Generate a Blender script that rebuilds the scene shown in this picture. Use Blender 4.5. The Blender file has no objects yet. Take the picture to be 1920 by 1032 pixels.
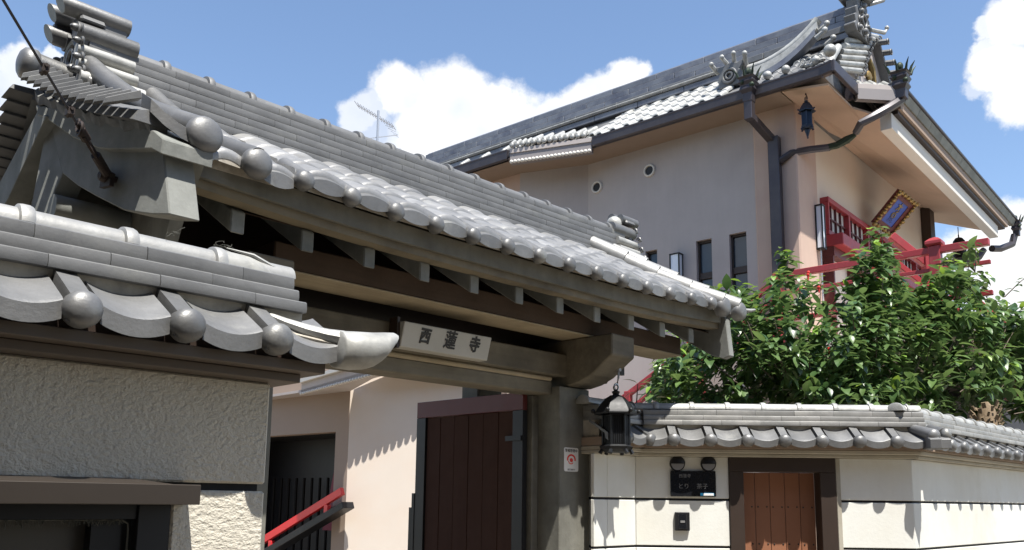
import bpy, bmesh, math, random
from mathutils import Vector, Matrix, noise as mnoise
R_ = math.radians
random.seed(7)
sc = bpy.context.scene
COL = sc.collection

# ------------------------------------------------------------------ camera
CZ = 1.55                       # eye height
W0, F_PX, CY_PX = 1920.0, 1632.2, 679.2
cam_d = bpy.data.cameras.new('camera'); cam = bpy.data.objects.new('camera', cam_d); COL.objects.link(cam)
th, ro = R_(9.0587), R_(0.6908)
Fv = Vector((0, math.cos(th), math.sin(th))); Rv = Vector((1, 0, 0)); Uv = Vector((0, -math.sin(th), math.cos(th)))
R2 = math.cos(ro) * Rv + math.sin(ro) * Uv; U2 = -math.sin(ro) * Rv + math.cos(ro) * Uv
cam.matrix_world = Matrix(((R2.x, U2.x, -Fv.x, 0), (R2.y, U2.y, -Fv.y, 0), (R2.z, U2.z, -Fv.z, CZ), (0, 0, 0, 1)))
cam_d.sensor_fit = 'HORIZONTAL'; cam_d.sensor_width = 36.0
cam_d.lens = F_PX / W0 * 36.0
cam_d.shift_y = (CY_PX - 516.0) / W0
cam_d.clip_start = 0.05; cam_d.clip_end = 3000
sc.camera = cam

# ------------------------------------------------------------------ light and sky
SUN_AZ, SUN_EL = 155.0, 65.5    # azimuth clockwise from +Y
sd = Vector((math.sin(R_(SUN_AZ)) * math.cos(R_(SUN_EL)), math.cos(R_(SUN_AZ)) * math.cos(R_(SUN_EL)), math.sin(R_(SUN_EL))))
sun_d = bpy.data.lights.new('sun', 'SUN'); sun_d.energy = 5.0; sun_d.angle = R_(0.53); sun_d.color = (1.0, 0.955, 0.88)
sun = bpy.data.objects.new('sun', sun_d); COL.objects.link(sun)
sun.rotation_euler = sd.to_track_quat('Z', 'Y').to_euler(); sun.location = (3, -6, 14)
world = bpy.data.worlds.new('World'); sc.world = world; world.use_nodes = True
nt = world.node_tree; nt.nodes.clear()
def N(nt, t, **k):
    n = nt.nodes.new(t)
    for a, b in k.items(): setattr(n, a, b)
    return n
def math_(nt, op, a, b=None, c=None, clamp=False):
    n = N(nt, 'ShaderNodeMath', operation=op, use_clamp=clamp)
    for i, v in enumerate((a, b, c)):
        if v is None: continue
        if isinstance(v, (int, float)): n.inputs[i].default_value = v
        else: nt.links.new(v, n.inputs[i])
    return n.outputs[0]
def vmath(nt, op, a, b=None):
    n = N(nt, 'ShaderNodeVectorMath', operation=op)
    for i, v in enumerate((a, b)):
        if v is None: continue
        if isinstance(v, (tuple, list, Vector)): n.inputs[i].default_value = tuple(v)
        else: nt.links.new(v, n.inputs[i])
    return n
sky = N(nt, 'ShaderNodeTexSky', sky_type='NISHITA'); sky.sun_disc = False
sky.sun_elevation = R_(SUN_EL); sky.sun_rotation = R_(SUN_AZ); sky.altitude = 0; sky.air_density = 1.0; sky.dust_density = .25; sky.ozone_density = 1.8
bg1 = N(nt, 'ShaderNodeBackground'); bg1.inputs[1].default_value = 0.12
nt.links.new(sky.outputs[0], bg1.inputs[0])
tc = N(nt, 'ShaderNodeTexCoord'); dirv = vmath(nt, 'NORMALIZE', tc.outputs['Generated']).outputs[0]
nz = N(nt, 'ShaderNodeTexNoise'); nz.inputs['Scale'].default_value = 9.0; nz.inputs['Detail'].default_value = 9; nz.inputs['Roughness'].default_value = 0.6
nt.links.new(dirv, nz.inputs['Vector'])
nzd = vmath(nt, 'SUBTRACT', nz.outputs['Color'], (0.5, 0.5, 0.5)).outputs[0]
sc3 = N(nt, 'ShaderNodeVectorMath', operation='SCALE'); sc3.inputs['Scale'].default_value = 0.10; nt.links.new(nzd, sc3.inputs[0])
warp = vmath(nt, 'ADD', dirv, sc3.outputs[0]).outputs[0]
# cumulus heads: (azimuth deg, elevation deg, angular radius, opacity)
CL = [(-10.12, 23.84, 0.0263, 0.7), (-7.63, 25.15, 0.035, 0.95), (-3.95, 25.65, 0.0439, 1), (-0.58, 24.93, 0.0365, 1), (2.4, 24.29, 0.0325, 1), (-5.36, 23.32, 0.0473, 1), (-0.92, 23.12, 0.0475, 1), (4.62, 25.0, 0.0293, 1), (7.77, 26.42, 0.029, 1), (8.32, 26.86, 0.0208, 1), (-10.06, 22.54, 0.0294, 0.5), (6.1, 24.88, 0.0352, 1), (-31.97, 24.07, 0.0244, 1), (-30.96, 23.74, 0.0231, 1), (-32.12, 21.59, 0.0461, 1), (-29.6, 24.48, 0.0135, 0.8), (31.75, 27.42, 0.0301, 1), (30.3, 27.21, 0.0153, 0.9), (31.22, 24.46, 0.0307, 0.95), (30.47, 25.76, 0.0143, 0.8), (31.76, 22.62, 0.0256, 0.9), (30.0, 23.42, 0.0156, 0.5), (30.7, 16.02, 0.0305, 1), (29.11, 15.02, 0.0321, 1), (30.66, 13.61, 0.0423, 1), (27.9, 13.93, 0.0325, 0.9),
      (-3, 18, .12, 1), (12, 17, .10, 1), (-36, 17, .10, 1), (34, 10, .12, 1), (-70, 22, .14, .9), (75, 24, .16, .9), (120, 28, .15, .8), (-120, 20, .15, .8), (175, 26, .16, .8), (-95, 12, .12, 1), (100, 10, .12, 1)]
acc = None
for az, el, r, op in CL:
    az, el = R_(az), R_(el)
    c = (math.sin(az) * math.cos(el), math.cos(az) * math.cos(el), math.sin(el))
    d = vmath(nt, 'DISTANCE', warp, c).outputs['Value']
    m = N(nt, 'ShaderNodeMapRange', interpolation_type='SMOOTHSTEP')
    m.inputs['From Min'].default_value = r * 1.22; m.inputs['From Max'].default_value = r * 0.80; m.inputs['To Min'].default_value = 0; m.inputs['To Max'].default_value = op
    nt.links.new(d, m.inputs['Value'])
    acc = m.outputs[0] if acc is None else math_(nt, 'MAXIMUM', acc, m.outputs[0])
nz2 = N(nt, 'ShaderNodeTexNoise'); nz2.inputs['Scale'].default_value = 9; nz2.inputs['Detail'].default_value = 6
nt.links.new(dirv, nz2.inputs['Vector'])
rmp = N(nt, 'ShaderNodeValToRGB'); rmp.color_ramp.elements[0].position = .3; rmp.color_ramp.elements[0].color = (.72, .78, .9, 1); rmp.color_ramp.elements[1].position = .55; rmp.color_ramp.elements[1].color = (1, 1, 1, 1)
nt.links.new(nz2.outputs[0], rmp.inputs[0])
bg2 = N(nt, 'ShaderNodeBackground'); bg2.inputs[1].default_value = .66; nt.links.new(rmp.outputs[0], bg2.inputs[0])
mx = N(nt, 'ShaderNodeMixShader'); wo = N(nt, 'ShaderNodeOutputWorld')
nt.links.new(math_(nt, 'MULTIPLY', acc, .96), mx.inputs[0]); nt.links.new(bg1.outputs[0], mx.inputs[1]); nt.links.new(bg2.outputs[0], mx.inputs[2]); nt.links.new(mx.outputs[0], wo.inputs[0])
vs = sc.view_settings; vs.view_transform = 'Standard'; vs.look = 'None'; vs.gamma = 1; vs.exposure = 0.84; vs.use_curve_mapping = False

# ------------------------------------------------------------------ frames (bearing of local x, clockwise from +Y)
GA, HA, RA = 45.224, 40.548, 91.529
def wpos(ang, s, D, z=0.0):  # frame coordinates further down are mostly baked from image pixel rays
    a = R_(ang)
    return Vector((s * math.sin(a) - D * math.cos(a), s * math.cos(a) + D * math.sin(a), z))
def to_frame(ang, v):
    a = R_(ang)
    return (v.x * math.sin(a) + v.y * math.cos(a), -v.x * math.cos(a) + v.y * math.sin(a))

# ------------------------------------------------------------------ materials
MATS = {}
def mat(name, col, rough=.6, metal=0.0, var=.12, vscale=3.0, col2=None, stain=None, bump=0.0, bscale=60.0, streak=0.0, rand=0.0, spec=.5, fine=0.0, coat=0.0, grain=0.0):
    """col base; var value variation; col2 patchy second colour (scale vscale); streak vertical streaks; rand per-object random value"""
    if name in MATS: return MATS[name]
    m = bpy.data.materials.new(name); m.use_nodes = True; t = m.node_tree; b = t.nodes['Principled BSDF']
    b.inputs['Roughness'].default_value = rough; b.inputs['Metallic'].default_value = metal; b.inputs['Specular IOR Level'].default_value = spec
    if coat: b.inputs['Coat Weight'].default_value = coat; b.inputs['Coat Roughness'].default_value = .12
    tcn = N(t, 'ShaderNodeTexCoord'); oi = N(t, 'ShaderNodeObjectInfo')
    off = N(t, 'ShaderNodeVectorMath', operation='SCALE'); off.inputs['Scale'].default_value = 7.3
    comb = N(t, 'ShaderNodeCombineXYZ')
    for i in range(3): t.links.new(oi.outputs['Random'], comb.inputs[i])
    t.links.new(comb.outputs[0], off.inputs[0])
    vec = vmath(t, 'ADD', tcn.outputs['Object'], off.outputs[0]).outputs[0]
    def noise(scale, det=6, r=.6, v=None):
        n = N(t, 'ShaderNodeTexNoise'); n.inputs['Scale'].default_value = scale; n.inputs['Detail'].default_value = det; n.inputs['Roughness'].default_value = r
        t.links.new(v if v is not None else vec, n.inputs['Vector']); return n.outputs[0]
    def mixc(f, a, bb, typ='MIX'):
        n = N(t, 'ShaderNodeMix', data_type='RGBA', blend_type=typ)
        if isinstance(f, (int, float)): n.inputs[0].default_value = f
        else: t.links.new(f, n.inputs[0])
        for i, v in ((6, a), (7, bb)):
            if isinstance(v, tuple): n.inputs[i].default_value = (*v, 1)
            else: t.links.new(v, n.inputs[i])
        return n.outputs[2]
    def ramp(v, lo, hi):
        n = N(t, 'ShaderNodeMapRange'); n.inputs['From Min'].default_value = lo; n.inputs['From Max'].default_value = hi; t.links.new(v, n.inputs['Value']); return n.outputs[0]
    c = tuple(col)
    n1 = noise(vscale)
    if col2 is not None: c = mixc(ramp(n1, .42, .66), c, tuple(col2))
    if stain is not None: c = mixc(ramp(noise(vscale * .55, 8, .7), .56, .72), c, tuple(stain))
    k = math_(t, 'MULTIPLY_ADD', noise(vscale * 4.1, 8, .7), 2 * var, 1 - var)
    if rand: k = math_(t, 'MULTIPLY', k, math_(t, 'MULTIPLY_ADD', oi.outputs['Random'], 2 * rand, 1 - rand))
    if streak:
        mp = N(t, 'ShaderNodeMapping'); mp.inputs['Scale'].default_value = (14, 14, 1.1); t.links.new(vec, mp.inputs[0])
        k = math_(t, 'MULTIPLY', k, math_(t, 'MULTIPLY_ADD', noise(1.0, 6, .6, mp.outputs[0]), 2 * streak, 1 - streak))
    if grain:
        mp = N(t, 'ShaderNodeMapping'); mp.inputs['Scale'].default_value = (1.4, 26, 26); t.links.new(vec, mp.inputs[0])
        k = math_(t, 'MULTIPLY', k, math_(t, 'MULTIPLY_ADD', noise(1.0, 7, .65, mp.outputs[0]), 2 * grain, 1 - grain))
    if fine:
        k = math_(t, 'MULTIPLY', k, math_(t, 'MULTIPLY_ADD', noise(160, 3, .6), 2 * fine, 1 - fine))
    cv = N(t, 'ShaderNodeCombineColor')
    for i in range(3): t.links.new(k, cv.inputs[i])
    c = mixc(1.0, c, cv.outputs[0], 'MULTIPLY')
    t.links.new(c, b.inputs['Base Color'])
    rr = math_(t, 'MULTIPLY_ADD', noise(vscale * 2.7), .3 * rough, rough * .85)
    t.links.new(rr, b.inputs['Roughness'])
    if bump:
        bn = N(t, 'ShaderNodeBump'); bn.inputs['Strength'].default_value = min(1, bump); bn.inputs['Distance'].default_value = .012 if bump > .5 else .004
        t.links.new(noise(bscale, 5, .65), bn.inputs['Height']); t.links.new(bn.outputs[0], b.inputs['Normal'])
    MATS[name] = m; return m
KAWARA = mat('smoked_tile', (.18, .181, .181), .47, .38, .2, 5, col2=(.14, .141, .14), stain=(.29, .288, .265), rand=.14, bump=.3, bscale=70, fine=.08, streak=.10)
KAWARA_P = mat('sunlit_pale_tile', (.33, .33, .32), .5, .3, .16, 6, col2=(.24, .24, .235), stain=(.42, .41, .385), rand=.08, bump=.25, bscale=60, fine=.06)  # sunlit paleness of caps and hip rolls put into the colour
KAWARA_F = mat('sunlit_field_tile', (.30, .30, .297), .46, .4, .18, 5, col2=(.22, .22, .218), stain=(.38, .377, .35), rand=.16, bump=.3, bscale=70, fine=.08, streak=.1)  # brighter than the aprons: sunlit tops put into the colour
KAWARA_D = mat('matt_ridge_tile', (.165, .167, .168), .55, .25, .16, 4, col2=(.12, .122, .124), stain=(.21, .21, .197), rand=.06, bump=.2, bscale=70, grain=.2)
KAWARA_R = mat('pale_ridge_tile', (.32, .315, .30), .5, .25, .16, 4, col2=(.22, .22, .21), stain=(.42, .41, .38), rand=.10, bump=.2, bscale=70, streak=.08)
KAWARA_H = mat('hall_tile', (.20, .205, .22), .36, .35, .1, 3, col2=(.115, .12, .145), rand=.1)
KAWARA_W = mat('pale_weathered_sunlit_tile', (.41, .41, .39), .5, .2, .2, 7, col2=(.27, .27, .255), stain=(.52, .515, .46), rand=.06, bump=.2, bscale=70)  # pale tile, also carrying the sunlit white of wall caps and hall slope
MORTAR = mat('tan_mortar', (.46, .42, .35), .9, 0, .2, 9, col2=(.30, .28, .24), stain=(.6, .57, .5), bump=.5, bscale=40)
CONC = mat('aged_concrete', (.180, .176, .150), .85, 0, .28, 2.2, col2=(.11, .107, .09), stain=(.25, .245, .21), bump=.35, bscale=45, streak=.22)
CONC_X = mat('board_marked_concrete', (.175, .155, .115), .85, 0, .24, 2.2, col2=(.105, .093, .07), stain=(.24, .215, .165), bump=.3, bscale=45, grain=.38)
CONC_L = mat('grey_green_concrete', (.235, .243, .228), .85, 0, .26, 2.4, col2=(.15, .158, .145), stain=(.33, .335, .31), bump=.35, bscale=40, streak=.2)
MORTARG = mat('grey_bedding_mortar', (.22, .22, .21), .9, 0, .25, 9, col2=(.13, .13, .125), bump=.5, bscale=40)
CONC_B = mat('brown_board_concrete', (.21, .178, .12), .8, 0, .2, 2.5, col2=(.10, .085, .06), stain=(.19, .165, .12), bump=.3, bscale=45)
TANW = mat('lit_underside_tan', (.40, .335, .23), .8, 0, .2, 2.5, col2=(.32, .265, .18), bump=.2, bscale=45, grain=.2)  # tan brightened to stand for light on the undersides
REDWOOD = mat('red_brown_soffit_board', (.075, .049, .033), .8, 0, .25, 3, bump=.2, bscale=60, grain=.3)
def rough_stucco():
    m = mat('rough_cream_stucco', (.63, .59, .50), .92, 0, .05, 2, col2=(.56, .51, .42), fine=.04, streak=.05)
    t = m.node_tree; b = t.nodes['Principled BSDF']; tcn = N(t, 'ShaderNodeTexCoord')
    mp = N(t, 'ShaderNodeMapping'); mp.inputs['Scale'].default_value = (75, 75, 95); t.links.new(tcn.outputs['Object'], mp.inputs[0])
    n = N(t, 'ShaderNodeTexNoise'); n.inputs['Scale'].default_value = 1; n.inputs['Detail'].default_value = 5; n.inputs['Roughness'].default_value = .55; t.links.new(mp.outputs[0], n.inputs['Vector'])
    bn = N(t, 'ShaderNodeBump'); bn.inputs['Strength'].default_value = 1; bn.inputs['Distance'].default_value = .009
    t.links.new(n.outputs[0], bn.inputs['Height']); t.links.new(bn.outputs[0], b.inputs['Normal']); return m
STUCCO = rough_stucco()
WALLW = mat('smooth_cream_wall', (.715, .72, .68), .85, 0, .06, 1.2, col2=(.66, .65, .59), stain=(.60, .585, .51), bump=.3, bscale=45, fine=.02, streak=.045)
MOULD = mat('brown_moulding', (.115, .092, .073), .6, 0, .1, 4)
MOULDC = mat('taupe_moulding', (.42, .39, .32), .8, 0, .1, 3, col2=(.34, .31, .25), bump=.2, bscale=50)
GROOVE = mat('black_joint', (.012, .012, .014), .8, 0, .1)
BROWNP = mat('brown_painted_metal', (.036, .028, .022), .45, .1, .08, 3)
BLACKP = mat('black_painted_metal', (.012, .012, .014), .45, .2, .1)
DARKGL = mat('dark_glass', (.03, .03, .028), .12, 0, .1, 2)
PANEL = mat('grey_board_panel', (.07, .065, .055), .5, 0, .1, 2)
MAUVE = mat('mauve_render', (.45, .405, .38), .85, 0, .08, .6, col2=(.40, .355, .335), bump=.2, bscale=60, streak=.05)
PINK = mat('salmon_render', (.49, .365, .295), .85, 0, .07, .7, col2=(.475, .33, .27), bump=.2, bscale=60, streak=.05)
CREAMP = mat('pink_cream_render', (.66, .59, .52), .88, 0, .04, .8, col2=(.66, .56, .47), bump=.15, bscale=60)
FASC = mat('grey_fascia_paint', (.25, .23, .23), .8, 0, .06, 1)
SHADEW = mat('shaded_wing_render', (.31, .24, .19), .88, 0, .04, .8, bump=.15, bscale=60)  # brown tone carries the shade on the wing's side wall
CURTR = mat('dark_red_curtain', (.16, .02, .035), .7, 0, .1)
SOFF = mat('peach_soffit', (.52, .375, .275), .8, 0, .08, .8, col2=(.45, .325, .24))
SOFFB = mat('brown_soffit', (.30, .225, .17), .8, 0, .1, 1.2)
DBROWN = mat('dark_brown_render', (.10, .075, .06), .9, 0, .2, 2)
BEAMW = mat('pale_beam_paint', (.66, .63, .57), .7, 0, .05, 1)
GUTTER = mat('dark_bronze_gutter', (.050, .044, .052), .38, .3, .15, 3, col2=(.07, .062, .065))
GUTTER_G = mat('weathered_gutter_underside', (.22, .22, .19), .6, .2, .15, 3, col2=(.15, .15, .13))
RED = mat('red_paint', (.33, .026, .034), .5, 0, .16, 5, col2=(.28, .03, .035), stain=(.40, .06, .065), coat=.1)
REDB = mat('bright_red_paint', (.72, .03, .035), .4, 0, .05, 3, coat=.2)
REDD = mat('dark_red_wood', (.10, .016, .014), .5, 0, .15, 3)
DOORB = mat('dark_gate_boards', (.058, .030, .022), .9, 0, .18, 3, streak=.18, spec=.15)
DOORO = mat('orange_brown_boards', (.27, .115, .06), .55, 0, .1, 3, streak=.12, rand=.06)
FRAMEB = mat('dark_brown_frame', (.035, .022, .016), .5, 0, .12, 3)
BRONZE = mat('black_bronze', (.010, .011, .013), .5, .25, .25, 12, bump=.2, bscale=40)
VERDI = mat('blue_black_patina', (.025, .04, .07), .5, .5, .25, 12)
VERDG = mat('green_black_patina', (.03, .045, .028), .55, .5, .25, 12)
RUST = mat('dark_rusty_steel', (.035, .025, .022), .7, .4, .3, 25, bump=.3, bscale=120)
GOLD = mat('dull_gold', (.30, .20, .07), .45, .6, .3, 20)
BLUEP = mat('blue_plaque_paint', (.03, .07, .34), .45, 0, .12, 5)
WHITEB = mat('white_sign_board', (.50, .49, .45), .7, 0, .06, 3, col2=(.45, .44, .40))
INK = mat('black_ink', (.008, .008, .009), .5)
WHITEP = mat('white_print', (.75, .75, .75), .5, 0, .02)
REDP = mat('red_print', (.7, .04, .03), .5, 0, .02)
BLUEPR = mat('blue_print', (.05, .45, .80), .5, 0, .02)
GREYPR = mat('grey_lettering', (.20, .20, .20), .5, 0, .02)
BLKGL = mat('black_granite', (.012, .013, .016), .12, 0, .2, 30)
LAMPW = mat('milky_lamp_panel', (.78, .84, .90), .25, 0, .02)
GLASSB = mat('blue_grey_window_glass', (.05, .07, .09), .06, 0, .2, 1.0)
CURT = mat('pale_curtain', (.42, .46, .52), .8, 0, .1, 3)
SHOJI = mat('pale_shoji_pane', (.62, .60, .56), .7, 0, .05)
BARK = mat('grey_bark', (.13, .10, .075), .9, 0, .3, 9, bump=.6, bscale=40)
CABLE = mat('dark_cable', (.012, .012, .02), .5)
ALU = mat('aluminium', (.45, .45, .46), .4, .8, .1)
ASPH = mat('asphalt', (.05, .05, .052), .9, 0, .2, 2, bump=.4, bscale=80)
PAVE = mat('worn_paving', (.20, .17, .13), .9, 0, .12, 2, col2=(.17, .145, .11), bump=.3, bscale=50)
FIBRE = mat('grey_brush_fibre', (.10, .10, .085), .9)
NEIGH = mat('grey_neighbour_render', (.33, .34, .37), .85, 0, .08, 1)
STREETW = mat('brown_house_render', (.15, .11, .075), .9, 0, .08, 1)
SOOTB = mat('dull_black', (.010, .009, .008), .95, 0, .1, spec=.1)
PALM = mat('dry_brown_bark_scales', (.20, .145, .09), .9, 0, .3, 18, bump=.6, bscale=30)
def leafmat(name, c1, c2, rough=.38):
    m = bpy.data.materials.new(name); m.use_nodes = True; t = m.node_tree; b = t.nodes['Principled BSDF']
    g = N(t, 'ShaderNodeNewGeometry'); tcn = N(t, 'ShaderNodeTexCoord')
    rp = N(t, 'ShaderNodeMix', data_type='RGBA'); rp.inputs[6].default_value = (*c1, 1); rp.inputs[7].default_value = (*c2, 1)
    oi = N(t, 'ShaderNodeObjectInfo')
    s = math_(t, 'FRACT', math_(t, 'ADD', g.outputs['Random Per Island'], oi.outputs['Random']))
    t.links.new(s, rp.inputs[0]); t.links.new(rp.outputs[2], b.inputs['Base Color'])
    b.inputs['Roughness'].default_value = rough; b.inputs['Specular IOR Level'].default_value = .6
    tr = N(t, 'ShaderNodeBsdfTranslucent'); mi = N(t, 'ShaderNodeMixShader'); mi.inputs[0].default_value = .22
    hs = N(t, 'ShaderNodeHueSaturation'); hs.inputs['Value'].default_value = 2.2; hs.inputs['Hue'].default_value = .48; t.links.new(rp.outputs[2], hs.inputs['Color']); t.links.new(hs.outputs[0], tr.inputs[0])
    t.links.new(b.outputs[0], mi.inputs[1]); t.links.new(tr.outputs[0], mi.inputs[2]); t.links.new(mi.outputs[0], t.nodes['Material Output'].inputs[0]); return m
LEAF = leafmat('glossy_green_leaf', (.030, .075, .022), (.12, .20, .06))
LEAFY = leafmat('young_yellow_green_leaf', (.14, .26, .03), (.22, .36, .05), .5)
FLOWER = mat('red_flower', (.6, .03, .02), .5)

# ------------------------------------------------------------------ mesh builder
class MB:
    def __init__(s, o=(0, 0, 0)):
        s.bm = bmesh.new(); s.o = Vector(o)
    def v(s, p): return s.bm.verts.new(Vector(p) - s.o)
    def f(s, vs):
        try: return s.bm.faces.new(vs)
        except ValueError: return None
    def hexa(s, p):   # 8 points: bottom 4 ccw, top 4
        v = [s.v(q) for q in p]
        for i in ((0, 3, 2, 1), (4, 5, 6, 7), (0, 1, 5, 4), (1, 2, 6, 5), (2, 3, 7, 6), (3, 0, 4, 7)): s.f([v[j] for j in i])
        return s
    def box(s, a, b):
        (x0, y0, z0), (x1, y1, z1) = a, b
        return s.hexa([(x0, y0, z0), (x1, y0, z0), (x1, y1, z0), (x0, y1, z0), (x0, y0, z1), (x1, y0, z1), (x1, y1, z1), (x0, y1, z1)])
    def bar(s, p, q, w, h, up=(0, 0, 1)):
        p, q = Vector(p), Vector(q); d = (q - p).normalized(); sd_ = d.cross(Vector(up)).normalized() * w / 2; u = sd_.cross(d).normalized() * h / 2
        return s.hexa([p - sd_ - u, p + sd_ - u, q + sd_ - u, q - sd_ - u, p - sd_ + u, p + sd_ + u, q + sd_ + u, q - sd_ + u])
    def prism(s, poly, axis, a, b):
        """poly of 2D points; axis 0: poly=(y,z) extruded x a..b ; 1: (x,z) ; 2: (x,y)"""
        def P(q, t): return {0: (t, q[0], q[1]), 1: (q[0], t, q[1]), 2: (q[0], q[1], t)}[axis]
        A = [s.v(P(q, a)) for q in poly]; B = [s.v(P(q, b)) for q in poly]; n = len(poly)
        s.f(A[::-1]); s.f(B)
        for i in range(n): s.f([A[i], A[(i + 1) % n], B[(i + 1) % n], B[i]])
        return s
    def loft(s, rings, close=True, cap=True):
        L = [[s.v(p) for p in r] for r in rings]; n = len(L[0])
        for a, b in zip(L, L[1:]):
            for i in range(n if close else n - 1): s.f([a[i], a[(i + 1) % n], b[(i + 1) % n], b[i]])
        if cap and close: s.f(L[0][::-1]); s.f(L[-1])
        return s
    def tube(s, pts, r, n=10, cap=True, up=(0, 0, 1), flat=1.0):
        pts = [Vector(p) for p in pts]; rr = r if isinstance(r, (list, tuple)) else [r] * len(pts); rings = []
        for i, p in enumerate(pts):
            d = (pts[min(i + 1, len(pts) - 1)] - pts[max(i - 1, 0)]).normalized()
            u = Vector(up)
            if abs(d.dot(u)) > .95: u = Vector((1, 0, 0))
            a = d.cross(u).normalized(); b = a.cross(d).normalized()
            rings.append([p + a * math.cos(k * 2 * math.pi / n) * rr[i] + b * math.sin(k * 2 * math.pi / n) * rr[i] * flat for k in range(n)])
        return s.loft(rings, True, cap)
    def ball(s, c, r, n=12, m=8, sc_=(1, 1, 1)):
        c = Vector(c); rings = []
        for j in range(1, m):
            t = math.pi * j / m
            rings.append([c + Vector((r * math.sin(t) * math.cos(k * 2 * math.pi / n) * sc_[0], r * math.sin(t) * math.sin(k * 2 * math.pi / n) * sc_[1], r * math.cos(t) * sc_[2])) for k in range(n)])
        L = [[s.v(p) for p in q] for q in rings]; T = s.v(c + Vector((0, 0, r * sc_[2]))); B = s.v(c - Vector((0, 0, r * sc_[2])))
        for a, b in zip(L, L[1:]):
            for i in range(n): s.f([a[i], b[i], b[(i + 1) % n], a[(i + 1) % n]])
        for i in range(n): s.f([T, L[0][i], L[0][(i + 1) % n]]); s.f([B, L[-1][(i + 1) % n], L[-1][i]])
        return s
    def torus(s, c, R, r, axis=0, n=16, m=6, a0=0, a1=360):
        pts = []
        full = (a1 - a0) >= 360
        for k in range(n + (0 if full else 1)):
            t = R_(a0 + (a1 - a0) * k / n); u, w = R * math.cos(t), R * math.sin(t)
            pts.append({0: (0, u, w), 1: (u, 0, w), 2: (u, w, 0)}[axis])
        c = Vector(c); ax = Vector({0: (1, 0, 0), 1: (0, 1, 0), 2: (0, 0, 1)}[axis]); rings = []
        for p in pts:
            p = Vector(p); e = p.normalized()
            rings.append([c + p + e * r * math.cos(q * 2 * math.pi / m) + ax * r * math.sin(q * 2 * math.pi / m) for q in range(m)])
        if full:
            L = [[s.v(p) for p in q] for q in rings]
            for i in range(len(L)):
                a, b = L[i], L[(i + 1) % len(L)]
                for j in range(m): s.f([a[j], a[(j + 1) % m], b[(j + 1) % m], b[j]])
        else: s.loft(rings)
        return s
    def mesh(s, name, m, smooth=False, bevel=0.0, ang=35):
        bm = s.bm
        bmesh.ops.recalc_face_normals(bm, faces=bm.faces)
        if bevel:
            ed = [e for e in bm.edges if len(e.link_faces) == 2 and e.calc_face_angle(0) > .6]
            try: bmesh.ops.bevel(bm, geom=ed, offset=bevel, segments=1, affect='EDGES', profile=.5)
            except Exception: pass
        me = bpy.data.meshes.new(name); bm.to_mesh(me); bm.free()
        for mm in (m if isinstance(m, (list, tuple)) else [m]): me.materials.append(mm)
        if smooth:
            me.polygons.foreach_set('use_smooth', [True] * len(me.polygons)); me.set_sharp_from_angle(angle=R_(ang))
        return me
    def build(s, name, m, parent=None, smooth=False, bevel=0.0, label=None, kind=None, ang=35):
        me = s.mesh(name, m, smooth, bevel, ang)
        o = bpy.data.objects.new(name, me); COL.objects.link(o)
        if parent is not None: o.parent = parent
        if label: o['label'] = label
        if kind: o['kind'] = kind
        return o

def thing(name, label, cat, ang, s0, D0, group=None, z=0.0):
    o = bpy.data.objects.new(name, None); COL.objects.link(o); o.empty_display_size = .2
    o.location = wpos(ang, s0, D0, z); o.rotation_euler = (0, 0, R_(90 - ang))
    o['label'] = label; o['category'] = cat
    if group: o['group'] = group
    o['_o'] = (s0, D0, z - CZ)
    return o
def OF(t): return tuple(t['_o'])
def inst(t, name, me, s, D, z, rz=0.0, rx=0.0, ry=0.0, scale=None, label=None, parent=None, seg=None):
    """child of thing t placed at frame coordinates (z relative to the eye); seg=(x,y,rot) puts it in a turned run"""
    o = bpy.data.objects.new(name, me); COL.objects.link(o); o.parent = parent or t
    b = OF(t)
    if seg:
        ox, oy, r = seg; c, n = math.cos(r), math.sin(r); s, D = ox + s * c - D * n, oy + s * n + D * c; rz += r
    o.location = (s - b[0], D - b[1], z - b[2]); o.rotation_euler = (rx, ry, rz)
    if scale: o.scale = scale
    if label: o['label'] = label
    return o
class SMB(MB):
    """builder whose points lie in a turned run of a thing"""
    def __init__(s, o, seg=None):
        super().__init__(o); s.seg = seg
    def v(s, p):
        p = Vector(p)
        if s.seg:
            ox, oy, r = s.seg; c, n = math.cos(r), math.sin(r); p = Vector((ox + p.x * c - p.y * n, oy + p.x * n + p.y * c, p.z))
        return s.bm.verts.new(p - s.o)
def tag(o, label, cat, group=None):
    o['label'] = label; o['category'] = cat
    if group: o['group'] = group
    return o
def text_mesh(body, size, depth, m, name='lettering', spacing=1.0, offset=0.0):
    c = bpy.data.curves.new(name, 'FONT'); c.body = body; c.size = size; c.extrude = depth; c.align_x = 'CENTER'; c.align_y = 'CENTER'; c.space_character = spacing; c.offset = offset
    o = bpy.data.objects.new('tmp', c); COL.objects.link(o)
    dg = bpy.context.evaluated_depsgraph_get(); me = bpy.data.meshes.new_from_object(o.evaluated_get(dg)); bpy.data.objects.remove(o); bpy.data.curves.remove(c)
    me.name = name; me.materials.clear(); me.materials.append(m); return me

# ------------------------------------------------------------------ ground
def sheet(name, pts, z, m):
    b = MB(); b.f([b.v((x, y, z)) for x, y in pts]); o = b.build(name, m); o['kind'] = 'structure'; return o
sheet('ground', [(-400, -400), (400, -400), (400, 400), (-400, 400)], -.004, PAVE)
sheet('road', [(-60, -60.), (60, -60.), (60, -1.2), (-60, -1.2)], 0.0, ASPH)

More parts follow.
